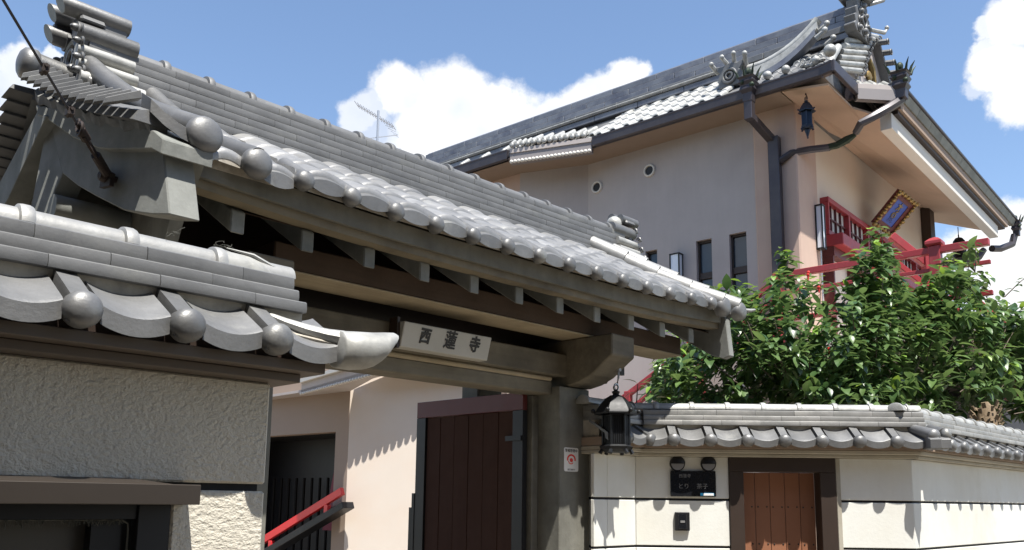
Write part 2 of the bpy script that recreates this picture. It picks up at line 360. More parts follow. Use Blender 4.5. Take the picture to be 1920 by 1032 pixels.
# ------------------------------------------------------------------ houses across the street, behind the viewer
def street_house(label, x0, x1, y0, y1, h, m):
    r = bpy.data.objects.new('street_house', None); COL.objects.link(r); r.location = ((x0 + x1) / 2, (y0 + y1) / 2, 0); tag(r, label, 'house')
    of = ((x0 + x1) / 2, (y0 + y1) / 2, 0)
    b = MB(of); b.box((x0, y0, 0), (x1, y1, h)); b.build('wall', m, r)
    b = MB(of); xm = (y0 + y1) / 2; b.prism([(y0 - .5, h), (y1 + .5, h), (xm, h + 1.8)], 0, x0 - .4, x1 + .4); b.build('roof', KAWARA_D, r)
    k = int((x1 - x0) / 2.6)
    for i in range(k):
        for z in (1.0, 3.8):
            if z + 1.3 > h: continue
            c = x0 + (x1 - x0) * (i + .5) / k; b = MB(of); b.box((c - .7, y1 + .002, z), (c + .7, y1 + .05, z + 1.2)); w = b.build('window', FRAMEB, r)
            b = MB(of); b.box((c - .62, y1 + .052, z + .08), (c + .62, y1 + .06, z + 1.12)); b.build('pane', GLASSB, w)
street_house('brown rendered house across the street behind the viewer', -9, 3.5, -13, -3.2, 9.4, STREETW)
street_house('taller grey rendered house across the street behind the viewer', 4.5, 16, -14, -3.6, 9.6, STREETW)
street_house('brown house at the left end of the street behind the viewer', -20, -10, -9, -1.0, 8.0, STREETW)

# ------------------------------------------------------------------ tile meshes
P_ = .265
def pan_profile(x, w=.0875, sag=.028): return -sag * (1 - min(1, abs(x) / w) ** 2)
def eave_pan_mesh(name, m, w=.087, sag=.028, apron=.052, dep=.17, slope=.60, top=None):
    b = MB(); n = 10; xs = [-w + 2 * w * i / n for i in range(n + 1)]
    def z(x, y): return pan_profile(x, w, sag) + y * slope
    def zt(x, y): return pan_profile(x, w, sag if top is None else top) + (0 if top is None else (-sag - .002)) + y * slope
    top_ = [[b.v((x, y, zt(x, y))) for x in xs] for y in (0.0, .008, dep)]
    for v in top_[0]: v.co.z -= .004
    bot = [[b.v((x, y, z(x, y) - (apron if y < .03 else .02))) for x in xs] for y in (0.002, .022, .03, dep)]
    for L in (top_, bot):
        for r0, r1 in zip(L, L[1:]):
            for i in range(n): b.f([r0[i], r0[i + 1], r1[i + 1], r1[i]])
    for i in range(n): b.f([top_[0][i], bot[0][i], bot[0][i + 1], top_[0][i + 1]]); b.f([top_[-1][i], top_[-1][i + 1], bot[-1][i + 1], bot[-1][i]])
    for k in (0, n):
        b.f([top_[0][k], top_[1][k], top_[2][k], bot[-1][k], bot[-2][k], bot[1][k], bot[0][k]])
    return b.mesh(name, m, smooth=True, ang=30)
def roll_mesh(name, m, r=.046, w=.05, dep=.17, slope=.60, flat=True):
    """raised roll (flat-topped on the wall caps) ending in a bulging round front"""
    b = MB()
    if flat:
        y0, y1 = .0, dep
        b.hexa([(-w / 2 - .006, y0, -.04), (w / 2, y0, -.04), (w / 2, y1, y1 * slope - .04), (-w / 2 - .006, y1, y1 * slope - .04),
                (-w / 2, y0, .026), (w / 2 - .006, y0, .022), (w / 2 - .006, y1, y1 * slope + .026), (-w / 2, y1, y1 * slope + .03)])
    else:
        b.tube([(0, 0, 0), (0, dep, dep * slope)], r * .8, 12)
    b2 = MB(); rings = []; n = 18
    prof = [(0.0, .03), (1.0, .03), (1.02, .012), (1.0, .0), (.95, -.009), (.78, -.018), (.5, -.024), (.25, -.027), (.04, -.028)]
    for q, y in prof[1:]:
        rings.append([(r * q * math.cos(k * 2 * math.pi / n), y, r * q * math.sin(k * 2 * math.pi / n) - .004) for k in range(n)])
    b.loft(rings)
    return b.mesh(name, m, smooth=True, ang=42)
WPAN = eave_pan_mesh('wall_pan_tile', KAWARA, sag=.020, apron=.052); WROLL = roll_mesh('wall_roll_tile', KAWARA, w=.062)
def cap_mesh(name, m, r=.052, L=.265, ring=True, rr=.064, squash=.92):
    b = MB(); n = 16
    def ringp(x, q): return [(x, q * math.cos(k * math.pi / n), q * squash * math.sin(k * math.pi / n)) for k in range(n + 1)]
    b.loft([ringp(0.02, r), ringp(L, r * .985)], True)
    if ring: b.loft([ringp(-.018, r * .98), ringp(-.014, rr * .97), ringp(-.004, rr), ringp(.012, rr), ringp(.020, rr * .95), ringp(.022, r)], True)
    return b.mesh(name, m, smooth=True, ang=40)
WCAP = cap_mesh('wall_cap_tile', KAWARA_P); WCAPP = cap_mesh('pale_wall_cap_tile', KAWARA_W)  # paler right wall cap, its lit white put into the colour
def bar_tile_mesh(name, m, L, w, h, seed=0):
    """long flat ridge tile with rounded arrises, origin at left bottom centre"""
    b = MB(); g = .0009
    b.prism([(-w, 0), (-w - .003, h * .35), (-w, h - .004), (-w + .006, h), (w - .006, h), (w, h - .004), (w + .003, h * .35), (w, 0)], 0, g, L - g)
    return b.mesh(name, m, smooth=True, ang=25)

def cap_run(T, seg, s0, s1, D_front, discs, D_mid, stepped_end=False, panmask=None, ring0=None, mt=KAWARA):
    """tiled cap of a garden wall along +s: eave tiles with discs, mortar, three courses, half-round cap"""
    zd = .453
    for s in discs:
        inst(T, 'roll_tile', WROLL, s, D_front, zd, seg=seg, rz=random.uniform(-.012, .012))
        inst(T, 'pan_tile', WPAN, s - P_ / 2 + .001, D_front + .012, zd + .018 + random.uniform(-.002, .002), seg=seg, rz=random.uniform(-.01, .01))
    o = OF(T)
    # mortar bed between pan backs and courses
    b = SMB(o, seg); b.box((s0, D_front + .15, .45), (s1, 2 * D_mid - D_front - .15, .572)); b.build('mortar_bed', MORTAR, T)
    b = SMB(o, seg); b.hexa([(s0, 2 * D_mid - D_front - .16, .50), (s1, 2 * D_mid - D_front - .16, .50), (s1, 2 * D_mid - D_front, .43), (s0, 2 * D_mid - D_front, .43),
                             (s0, 2 * D_mid - D_front - .16, .53), (s1, 2 * D_mid - D_front - .16, .53), (s1, 2 * D_mid - D_front, .46), (s0, 2 * D_mid - D_front, .46)]); b.build('rear_tile_slope', KAWARA, T)
    zc = [.568, .604, .641]; hs = [.0345, .0355, .040]
    for c in range(3):
        hw = D_mid - D_front - .125 - c * .014
        x = s0 - random.uniform(0, .27); e = s1 - c * .016 if stepped_end else s1
        ph = [.0, .13, .03][c]; x = s0 - ph
        while x < e - .02:
            L = min(.285, e - x); x_ = x
            if x_ < s0: L -= s0 - x_; x_ = s0
            if L > .03:
                me = bar_tile_mesh('ridge_course', KAWARA_D if mt is KAWARA else mt, L, hw + random.uniform(-.002, .002), hs[c])
                inst(T, 'course_tile', me, x_, D_mid, zc[c], seg=seg)
            x = x + .285
    x = (ring0 if ring0 is not None else s0)
    while x > s0 + P_ * .2: x -= P_
    while x < s1 - .02:
        x_ = x; L = P_
        if x_ < s0 - .02: pass
        sc_ = min(1.0, (s1 - x_) / P_)
        if sc_ > .15:
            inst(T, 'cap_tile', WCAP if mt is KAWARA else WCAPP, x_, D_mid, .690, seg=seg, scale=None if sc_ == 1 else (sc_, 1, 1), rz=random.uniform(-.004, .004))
        x += P_

# ------------------------------------------------------------------ left garden wall (frame G)
LW = thing('garden_wall', 'near rough stucco wall with silver tiled cap, left of the gate', 'wall', GA, .6, 2.45)
o = OF(LW); SA, SE = -1.9, 1.335
b = MB(o); b.box((SA, 2.39, .0405), (SE, 2.60, .345)); b.build('upper_stucco_panel', STUCCO, LW, bevel=.006)
b = MB(o); b.box((SA, 2.41, .0195), (SE - .015, 2.58, .0403)); b.build('joint', GROOVE, LW)
b = MB(o)
b.box((1.055, 2.39, -CZ), (SE, 2.60, .0193)); b.box((SA, 2.39, -CZ), (1.055, 2.60, -.85)); b.build('lower_stucco_panel', STUCCO, LW, bevel=.006)
b = MB(o); b.box((SA, 2.315, .346), (1.392, 2.66, .3715)); b.build('lower_moulding', MOULD, LW, bevel=.002)
b = MB(o); b.box((SA, 2.255, .3725), (1.44, 2.72, .405)); b.build('upper_moulding', MOULD, LW, bevel=.002)
b = MB(o); b.box((SA, 2.275, .4055), (1.42, 2.70, .452)); b.build('tile_bed', FRAMEB, LW)
cap_run(LW, None, SA, 1.41, 2.205, [.719 + P_ * k for k in range(-9, 3)], 2.455, True, ring0=.627 + P_ * 2)
# last pan and horn shaped corner tile, pointed cap end
inst(LW, 'pan_tile', WPAN, 1.378, 2.212, .465, label='pan tile next to the horned corner tile')
b = MB(o); b.tube([(1.285, 2.35, .548), (1.33, 2.315, .524), (1.38, 2.275, .503), (1.43, 2.24, .488), (1.475, 2.22, .482)], [.008, .014, .018, .022, .026], 8); b.build('corner_rim_tile', KAWARA_W, LW, smooth=True)
b = MB(o); n = 18; rings = []
for i, (x, y, z, r) in enumerate(((1.452, 2.222, .446, .050), (1.456, 2.220, .447, .057), (1.50, 2.208, .447, .060), (1.55, 2.198, .452, .059), (1.585, 2.192, .460, .057), (1.605, 2.189, .466, .054), (1.609, 2.189, .466, .049))):
    lean = .030 * max(0, i - 2) / 3
    rings.append([(x + lean * math.sin(k * 2 * math.pi / n), y + r * math.cos(k * 2 * math.pi / n), z + r * math.sin(k * 2 * math.pi / n)) for k in range(n)])
b.loft(rings); b.build('corner_horn_tile', KAWARA_W, LW, smooth=True, ang=50)
b = MB(o); b.tube([(1.28, 2.33, .505), (1.36, 2.262, .478), (1.45, 2.222, .462)], [.004, .006, .005], 6); b.build('mortar_joint', MORTAR, LW)
b = MB(o); n = 14; prof = [(1.158, .052, .70, 1), (1.20, .054, .70, 1), (1.26, .058, .698, .95), (1.31, .056, .694, .85), (1.35, .044, .69, .7), (1.375, .030, .688, .5), (1.388, .008, .687, .3)]
b.loft([[(x, 2.455 + r * math.cos(k * math.pi / n), z - .01 + r * q * math.sin(k * math.pi / n)) for k in range(n + 1)] for x, r, z, q in prof]); b.build('cap_end_tile', KAWARA_W, LW, smooth=True, ang=60)
b = MB(o)
for k in (-1, 1): b.tube([(1.19, 2.455 + k * .012, .752), (1.27, 2.455 + k * .03, .742), (1.34, 2.455 + k * .035, .715), (1.372, 2.455 + k * .02, .700)], [.002, .006, .008, .004], 6)
b.build('cap_end_ribs', KAWARA_W, LW, smooth=True)
# dry grass wisps caught on the cap
b = MB(o)
for s0 in (1.02, 1.165, .47):
    for k in range(4):
        q = [Vector((s0 + random.uniform(-.02, .02), 2.44, .752))]
        for j in range(5): q.append(q[-1] + Vector((random.uniform(-.01, .018), random.uniform(-.008, .008), random.uniform(-.008, .011))))
        b.tube(q, .0006, 4)
w = b.build('dry_grass', FIBRE); w.location = LW.location; w.rotation_euler = LW.rotation_euler; tag(w, 'thin dry grass wisps caught on the near wall cap', 'grass'); w['kind'] = 'stuff'
# notice case set in the wall
NB = thing('notice_case', 'dark notice case under brown metal hood in the near stucco wall', 'notice board', GA, .0, 2.4)
o = OF(NB)
b = MB(o); b.box((SA, 2.30, -.021), (1.093, 2.389, .033)); b.build('hood', BROWNP, NB, bevel=.002)
b = MB(o); b.hexa([(SA, 2.31, .0335), (1.02, 2.31, .0335), (1.02, 2.389, .0335), (SA, 2.389, .0335), (SA, 2.315, .036), (.97, 2.315, .036), (.93, 2.389, .048), (SA, 2.389, .048)]); b.build('flashing', BROWNP, NB)
b = MB(o); b.box((.965, 2.392, -.85), (1.054, 2.46, -.0215)); b.build('stile', BLACKP, NB, bevel=.002)
b = MB(o); b.box((SA, 2.40, -.060), (.964, 2.46, -.0215)); b.build('top_rail', BLACKP, NB)
b = MB(o); b.box((SA, 2.475, -.85), (.964, 2.485, -.058)); b.build('back_panel', PANEL, NB)
b = MB(o); b.box((.86, 2.43, -.85), (.962, 2.474, -.061)); b.build('inner_stile', BLACKP, NB)
b = MB(o); b.tube([(SA, 2.415, -.062), (.93, 2.415, -.062), (.948, 2.415, -.072), (.950, 2.415, -.09), (.950, 2.415, -.8)], .0028, 6)
for k in range(420):
    s0 = random.uniform(.25, .93); L = random.uniform(.006, .022) * (1.2 - abs(s0 - .62) * 1.6)
    if L > .002: b.bar((s0, 2.413 + random.uniform(-.004, .004), -.062), (s0 + random.uniform(-.01, .012), 2.411 + random.uniform(-.006, .006), -.062 - L), .0008, .0008)
b.build('brush_seal', FIBRE, NB)

# ------------------------------------------------------------------ right boundary wall (frame R, three runs)
RW = thing('boundary_wall', 'smooth cream wall with silver tiled cap, right of the gate', 'wall', RA, 1.8, 6.5)
o = OF(RW)
C1 = (.745, 6.47); C2 = (2.755, 6.47)      # bends of the wall face
dq = R_(RA - GA)                            # turn of the G direction inside frame R
SEG_Q = (C1[0], C1[1], dq); SEG_E = (C2[0], C2[1], dq)
ZJ = [(-CZ, -.655), (-.638, -.322), (-.305, .017), (.034, .335)]
def wall_panels(seg, a, b_, D, th_, skip=()):
    for i, (z0, z1) in enumerate(ZJ):
        if i in skip: continue
        q = SMB(o, seg); q.box((a, D, z0), (b_, D + th_, z1)); q.build('render_panel', WALLW, RW, bevel=.003)
    q = SMB(o, seg); q.box((a + .002, D + .012, -CZ), (b_ - .002, D + th_ - .01, .33)); q.build('joint', GROOVE, RW)
wall_panels(SEG_Q, -.475, -.33, 0, .03); wall_panels(SEG_Q, -.329, -.001, 0, .2)
wall_panels(None, C1[0], 1.425, 6.47, .2); wall_panels(None, 2.20, C2[0], 6.47, .2)
wall_panels(SEG_E, 0.001, 6.5, 0, .2)
def mould(seg, a, b_, D):
    q = SMB(o, seg); q.box((a, D - .05, .336), (b_, D + .25, .3595)); q.build('lower_moulding', MOULDC, RW, bevel=.004)
    q = SMB(o, seg); q.box((a, D - .085, .3605), (b_, D + .29, .392)); q.build('upper_moulding', MOULDC, RW, bevel=.006)
    q = SMB(o, seg); q.box((a, D - .12, .393), (b_, D + .32, .45)); q.build('tile_bed', SOFFB, RW)
mould(SEG_Q, -.47, -.02, 0); mould(None, C1[0] - .03, C2[0] + .04, 6.47); mould(SEG_E, -.03, 6.5, 0)
cap_run(RW, SEG_Q, -.45, .09, -.175, [-.30, -.035], .06, ring0=-.25, mt=KAWARA_R)
cap_run(RW, None, C1[0] + .06, C2[0] + .10, 6.295, [1.005 + P_ * k for k in range(7)], 6.53, ring0=.905, mt=KAWARA_R)
cap_run(RW, SEG_E, .10, 6.3, -.175, [.36 + P_ * k for k in range(22)], .06, ring0=.19, mt=KAWARA_R)
inst(RW, 'pan_tile', WPAN, 2.722, 6.307, .471)
# the turned corner tile pair
b = SMB(o, None)
b.tube([(2.76, 6.46, .56), (2.80, 6.37, .53), (2.838, 6.285, .500)], [.034, .040, .046], 12); b.ball((2.842, 6.272, .497), .047, 12, 8, (1, .7, 1))
b.build('corner_roll_tile', KAWARA, RW, smooth=True, ang=50)
b = SMB(o, None); b.tube([(2.90, 6.46, .56), (2.915, 6.37, .53), (2.925, 6.30, .508)], [.034, .040, .046], 12); b.ball((2.932, 6.285, .503), .047, 12, 8, (.8, .8, 1)); b.build('corner_roll_tile', KAWARA, RW, smooth=True, ang=50)
for k in (0, 1):
    b = SMB(o, None); b.hexa([(2.795 + .075 * k, 6.235, .40), (2.866 + .075 * k, 6.205 + .02 * k, .40), (2.866 + .075 * k, 6.4, .40), (2.795 + .075 * k, 6.4, .40), (2.795 + .075 * k, 6.235, .468), (2.866 + .075 * k, 6.205 + .02 * k, .468), (2.866 + .075 * k, 6.4, .54), (2.795 + .075 * k, 6.4, .54)])
    b.build('corner_apron_tile', KAWARA_D, RW, bevel=.004)

# door in the boundary wall
SD = thing('side_door', 'orange brown plank door in dark frame in the cream wall', 'door', RA, 1.81, 6.6)
o = OF(SD)
b = MB(o); b.box((1.4265, 6.45, .232), (2.1985, 6.60, .3345)); b.build('head_frame', FRAMEB, SD, bevel=.003)
b = MB(o); b.box((1.4265, 6.452, -CZ), (1.53, 6.60, .231)); b.build('jamb', FRAMEB, SD, bevel=.003)
b = MB(o); b.box((2.085, 6.452, -CZ), (2.1985, 6.60, .231)); b.build('jamb', FRAMEB, SD, bevel=.003)
b = MB(o); b.box((2.20, 6.455, -CZ), (2.232, 6.62, .334)); b.build('edge_trim', MOULDC, SD, bevel=.003)
xs = [1.531 + (2.084 - 1.531) * k / 5 for k in range(6)]
for k in range(5):
    b = MB(o); b.box((xs[k] + .002, 6.592, -CZ), (xs[k + 1] - .002, 6.62, .230)); b.build('plank', DOORO, SD, bevel=.002)
NAIL = MB().ball((0, 0, 0), .0062, 8, 6, (1, .6, 1)).mesh('nail', INK, True)
for k in range(5):
    for z in (-.022, -.292, -.62, -.95):
        for e in (.022, .087): inst(SD, 'nail_head', NAIL, xs[k] + e, 6.591, z + .002 * math.sin(k * 3))

# name plate, lamps, intercom
b = MB(); b.box((-.165, -.012, -.092), (.165, .012, .092)); np_ = b.build('name_plate', BLKGL, bevel=.003)
np_.location = wpos(RA, 1.162, 6.457, CZ + .139); np_.rotation_euler = (0, 0, R_(90 - RA)); tag(np_, 'black stone name plate with faint lettering beside the side door', 'name plate')
for body, x, z, sz, m in (('西蓮寺', -.06, .055, .030, GREYPR), ('とり', -.07, -.02, .042, GREYPR), ('茶子', .065, -.02, .042, GREYPR)):
    me = text_mesh(body, sz, .0008, m); q = bpy.data.objects.new('lettering', me); COL.objects.link(q); q.parent = np_; q.location = (x, -.0132, z); q.rotation_euler = (math.pi / 2, 0, 0)
b = MB(); b.box((.05, -.0135, -.085), (.148, -.0125, -.066)); q = b.build('blue_sticker', BLUEPR, np_); b = MB(); b.box((.072, -.0145, -.084), (.146, -.0137, -.068)); b.build('sticker_print', WHITEP, q)
for i, s0 in enumerate((1.051, 1.277)):
    t = thing('wall_lamp', ['round hooded lamp above the left end of the name plate', 'round hooded lamp above the right end of the name plate, nearer the door'][i], 'lamp', RA, s0, 6.46, 'lamps above the name plate', z=CZ + .284)
    b = MB(OF(t)); c = (s0, 6.455, .284); n = 20; r = .056
    b.loft([[(s0 + q_ * r * math.cos(k * 2 * math.pi / n), y, .284 + q_ * r * math.sin(k * 2 * math.pi / n)) for k in range(n)] for q_, y in ((1, 6.469), (1, 6.452), (.96, 6.446), (.05, 6.445))]); b.build('housing', BLACKP, t, smooth=True)
    b = MB(OF(t)); rings = []
    for j in range(7):
        a = math.pi / 2 * j / 6
        rings.append([(s0 + r * math.cos(k * math.pi / 12), 6.444 - .034 * math.sin(a) * math.sin(k * math.pi / 12) , .286 + r * math.cos(a) * math.sin(k * math.pi / 12)) for k in range(13)])
    b.loft(rings, close=False, cap=False); b.build('hood', BLACKP, t, smooth=True)
    b = MB(OF(t)); b.f([b.v((s0 + .047 * math.cos(R_(a)), 6.4435, .284 + .047 * math.sin(R_(a)))) for a in range(180, 361, 15)]); b.build('lens', ALU, t)
t = thing('intercom', 'small black intercom box under the name plate', 'intercom', RA, 1.078, 6.46, z=CZ - .2)
b = MB(OF(t)); b.box((1.025, 6.44, -.199), (1.131, 6.469, -.066)); b.build('case', BLACKP, t, bevel=.004)
b = MB(OF(t)); b.box((1.048, 6.434, -.188), (1.108, 6.4395, -.078)); b.build('front_plate', BLKGL, t, bevel=.002)
b = MB(OF(t)); b.box((1.062, 6.431, -.142), (1.094, 6.4335, -.126)); b.build('button', GREYPR, t)

# ------------------------------------------------------------------ temple gate (frame G)
GT = thing('temple_gate', 'concrete temple gate with silver tiled roof over the entrance', 'gate', GA, 3.2, 4.2)
o = OF(GT)
def sori(s):      # upward sweep of the eave towards both ends
    return .055 * max(0, abs(s - 3.7) - .6) ** 2 / 1.6 ** 2
SL = .62
def roofz(D): return 1.405 + (min(D, 8.7 - D) - 3.42) * SL
# posts, jambs, beams: scaled about the camera, with leaf, sign, sticker and lantern
for (a, c) in ((4.49, 4.81), (1.97, 2.28)):
    b = MB(o); b.box((a, 4.05, -CZ), (c, 4.33, .798)); b.build('post', CONC, GT, bevel=.005)
for (a, c) in ((4.52, 4.78), (2.0, 2.26)):
    b = MB(o); b.box((a, 4.92, -CZ), (c, 5.12, 1.22)); b.build('rear_post', CONC, GT, bevel=.012)
for (a, c) in ((4.425, 4.4885), (2.2815, 2.345)):
    b = MB(o); b.box((a, 4.25, -CZ), (c, 4.328, .743)); b.build('jamb', CONC, GT, bevel=.004)
b = MB(o); b.box((2.282, 4.12, .7445), (4.488, 4.32, .835)); b.build('lintel', CONC_X, GT, bevel=.006)
b = MB(o); b.box((2.282, 4.11, .836), (4.488, 4.32, .8705)); b.build('lintel_ledge', TANW, GT, bevel=.012)  # pale tan carries the light on the ledge underside
b = MB(o); b.box((1.7, 4.067, .8715), (5.05, 4.335, 1.032)); b.build('main_beam', CONC_X, GT, bevel=.008)
b = MB(o); b.box((2.14, 3.864, 1.142), (5.72, 4.126, 1.153)); b.build('lit_purlin_underside', TANW, GT, bevel=.003)  # thin pale board painting the lit underside of the purlin
b = MB(o); b.box((2.14, 3.869, 1.1535), (5.72, 4.121, 1.29)); b.build('front_purlin', REDWOOD, GT, bevel=.008)
b = MB(o); b.box((1.5, 4.92, 1.225), (5.72, 5.1, 1.30)); b.build('rear_purlin', CONC_B, GT, bevel=.008)
b = MB(o); b.box((1.6, 4.34, 1.02), (5.6, 4.37, 1.74)); b.build('shade_panel', FRAMEB, GT)  # dark sheet standing in for the shaded gap above the main beam
for (a, c) in ((4.585, 4.835), (1.887, 2.137)):
    prof = [(4.5, 1.139), (3.657, 1.139), (3.657, .991), (3.70, .965), (3.763, .922), (3.838, .869), (3.944, .826), (4.05, .807), (4.5, .80)]
    b = MB(o); b.prism(prof, 0, a, c); b.build('bracket_arm', CONC_X, GT, bevel=.008)
# rafters
RAFT = MB(); RAFT.hexa([(-.035, 0, -.055), (.035, 0, -.055), (.035, .72, -.055 + .72 * SL), (-.035, .72, -.055 + .72 * SL), (-.035, .0, .052), (.035, .0, .052), (.035, .72, .052 + .72 * SL), (-.035, .72, .052 + .72 * SL)])
RAFT = RAFT.mesh('rafter', CONC_L, bevel=.006)
for k in range(11):
    s0 = 1.80 + .366 * k; inst(GT, 'rafter', RAFT, s0, 3.60, 1.222 + sori(s0) * .5)
for k in range(11):
    s0 = 1.80 + .366 * k; inst(GT, 'rear_rafter', RAFT, s0, 5.10, 1.222, rz=math.pi)
# eave slab, fascia and soffit: lofted along s to follow the sweep
def along(name, prof, m, s0=1.42, s1=5.86, n=24, smooth=False, k=1.0, label=None):
    b = MB(o); rings = []
    for i in range(n + 1):
        s = s0 + (s1 - s0) * i / n; d = sori(s) * k
        rings.append([(s, D, z + d) for D, z in prof])
    b.loft(rings); return b.build(name, m, GT, smooth=smooth)
along('eave_fascia', [(3.505, 1.318), (3.505, 1.412), (3.62, 1.47), (3.62, 1.318)], CONC)
along('eave_fascia', [(5.248, 1.300), (5.248, 1.395), (5.10, 1.47), (5.10, 1.300)], CONC_L)
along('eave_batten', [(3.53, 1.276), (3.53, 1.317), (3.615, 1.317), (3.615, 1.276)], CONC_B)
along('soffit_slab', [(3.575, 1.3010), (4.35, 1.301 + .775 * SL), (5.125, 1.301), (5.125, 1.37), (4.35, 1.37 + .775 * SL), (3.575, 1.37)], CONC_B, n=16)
b = MB(o)
for k in range(12):
    s0 = 1.63 + .366 * k
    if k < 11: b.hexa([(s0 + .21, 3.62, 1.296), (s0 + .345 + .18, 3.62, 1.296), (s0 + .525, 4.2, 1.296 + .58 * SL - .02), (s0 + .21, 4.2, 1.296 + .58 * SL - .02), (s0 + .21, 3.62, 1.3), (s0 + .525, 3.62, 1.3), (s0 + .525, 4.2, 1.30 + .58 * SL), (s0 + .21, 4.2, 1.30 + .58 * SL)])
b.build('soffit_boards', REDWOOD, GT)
# roof tiles
GPAN = eave_pan_mesh('gate_eave_pan', KAWARA, w=.088, sag=.018, apron=.060, dep=.2, slope=SL, top=-.018)
GROLL = roll_mesh('gate_eave_roll', KAWARA, r=.047, dep=.2, slope=SL, flat=False)
def field_tile(name, m, dep=.20, slope=SL, P=P_, rr=.044, wide=False):
    """S profile tile: trough left, roll right, thick rounded front edge"""
    b = MB(); pts = []
    if wide:
        for i in range(5): u = i / 4 * 2 - 1; pts.append((-P / 2 - .004 + .070 * i / 4, -.010 * (1 - u * u)))
        for i in range(1, 13): u = i / 12; pts.append((-P / 2 + .066 + (P - .058) * u, .030 * math.sin(math.pi * u ** .85)))
    else:
        for i in range(8): x = -P / 2 + (P - 2 * rr) * i / 7; u = i / 7 * 2 - 1; pts.append((x, -.020 * (1 - u * u)))
        for i in range(1, 9): a = math.pi * i / 8; pts.append((P / 2 - rr - rr * math.cos(a), .040 * math.sin(a)))
    th_ = .046 if wide else .030; slope = slope - .10; R = []
    for y, dz in ((0, -th_), (-.004, -th_ * .5), (0, -.002), (.008, 0.001), (dep, 0)):
        R.append([(x, y, z + y * slope + dz) for x, z in pts])
    R.append([(x, dep, z + dep * slope - th_) for x, z in pts])
    L = [[b.v(p) for p in r] for r in R]
    for a, c in zip(L, L[1:] + L[:1]):
        for i in range(len(pts) - 1): b.f([a[i], a[i + 1], c[i + 1], c[i]])
    b.f([r[0] for r in L]); b.f([r[-1] for r in L][::-1])
    return b.mesh(name, m, smooth=True, ang=50)
SLF = .585
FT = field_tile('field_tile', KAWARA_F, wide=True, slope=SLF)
disc_s = [2.03 + P_ * k for k in range(14)]
for i, s0 in enumerate(disc_s):
    dz = sori(s0)
    inst(GT, 'eave_roll_tile', GROLL, s0, 3.42, 1.437 + dz, rz=random.uniform(-.02, .02))
    if i < 13: inst(GT, 'eave_pan_tile', GPAN, s0 + P_ / 2, 3.428, 1.474 + dz + random.uniform(-.002, .002), rz=random.uniform(-.012, .012))
    inst(GT, 'rear_eave_tile', GPAN, s0 + P_ / 2, 5.27, 1.462 + dz, rz=math.pi); inst(GT, 'rear_eave_roll', GROLL, s0, 5.28, 1.437 + dz, rz=math.pi)
    for r in range(0, 5):
        D = 3.455 + .166 * r
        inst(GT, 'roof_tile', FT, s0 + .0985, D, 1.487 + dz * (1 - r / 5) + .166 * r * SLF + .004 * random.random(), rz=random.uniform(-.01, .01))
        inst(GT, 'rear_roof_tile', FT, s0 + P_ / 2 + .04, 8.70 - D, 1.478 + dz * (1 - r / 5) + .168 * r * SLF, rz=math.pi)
# verge rolls running down the slope beside each gable, each with a large round end
def verge_roll(sa, sb, r, r2, D0=3.37, z0=None, side=1, up=0.012):
    z0 = 1.497 if z0 is None else z0
    for rear in (0, 1):
        b = MB(o); P = []
        for i in range(7):
            t = i / 6; D = D0 + t * (4.28 - D0); z = z0 + .02 + (D - D0) * SL - .05 * math.sin(math.pi * t) ; s = sa + (sb - sa) * t ** .8
            P.append((s, 8.70 - D if rear else D, z))
        b.tube(P, [r * 1.0] * 7, 14); b.build('verge_roll_tile', KAWARA, GT, smooth=True, ang=45)
        n = 22; prof = [(.6, .05), (1.0, .04), (1.03, .012), (1.0, -.012), (.92, -.035), (.74, -.056), (.48, -.07), (.2, -.077), (.03, -.078)]
        sg = -1 if rear else 1; b = MB(o); y0 = (8.70 - D0) if rear else D0
        b.loft([[(sa + r2 * q * math.cos(k * 2 * math.pi / n), y0 + y * .5 * sg, z0 + r2 * q * math.sin(k * 2 * math.pi / n)) for k in range(n)] for q, y in prof]); b.build('verge_end_tile', KAWARA, GT, smooth=True, ang=50)
verge_roll(1.527, 1.30, .052, .079, 3.40, 1.515); verge_roll(1.785, 1.62, .052, .070, 3.42, 1.468)
for sa, sb, r, r2 in ((5.615, 5.10, .066, .076), (5.845, 5.36, .064, .072)):
    for rear in (0, 1):
        for k in range(4):
            t0, t1 = k / 4, (k + 1) / 4 + .03; P = []
            for u in (t0, (t0 + t1) / 2, t1):
                D = 3.42 + u * .82; P.append((sa + (sb - sa) * u, 8.7 - D if rear else D, 1.462 + (D - 3.42) * SL + .012 * (1 - (u - t0) * 4) - .02 * math.sin(math.pi * u) + .02))
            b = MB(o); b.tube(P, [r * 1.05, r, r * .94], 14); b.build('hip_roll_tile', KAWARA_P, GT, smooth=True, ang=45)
        n = 22; sg = -1 if rear else 1; y0 = 8.7 - 3.415 if rear else 3.415; b = MB(o)
        b.loft([[(sa + r2 * q * math.cos(k * 2 * math.pi / n), y0 + y * sg, 1.458 + r2 * q * math.sin(k * 2 * math.pi / n)) for k in range(n)] for q, y in ((.6, .05), (1, .04), (1.03, .01), (1.0, -.008), (.9, -.024), (.6, -.036), (.3, -.041), (.03, -.042))]); b.build('hip_end_tile', KAWARA, GT, smooth=True, ang=50)
b = MB(o); b.box((1.60, 3.50, 1.42), (1.98, 3.52, 1.47)); b.build('eave_board', MORTAR, GT)
inst(GT, 'eave_pan_tile', GPAN, 1.905, 3.435, 1.468, scale=(.85, 1, 1))
# extra field tiles between verge rolls
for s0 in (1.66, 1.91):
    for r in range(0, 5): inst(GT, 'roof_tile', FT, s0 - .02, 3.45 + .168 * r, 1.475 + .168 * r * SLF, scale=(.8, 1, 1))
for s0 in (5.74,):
    for r in range(0, 5): inst(GT, 'roof_tile', FT, s0, 3.45 + .168 * r, 1.45 + .168 * r * SLF, scale=(.5, 1, 1))
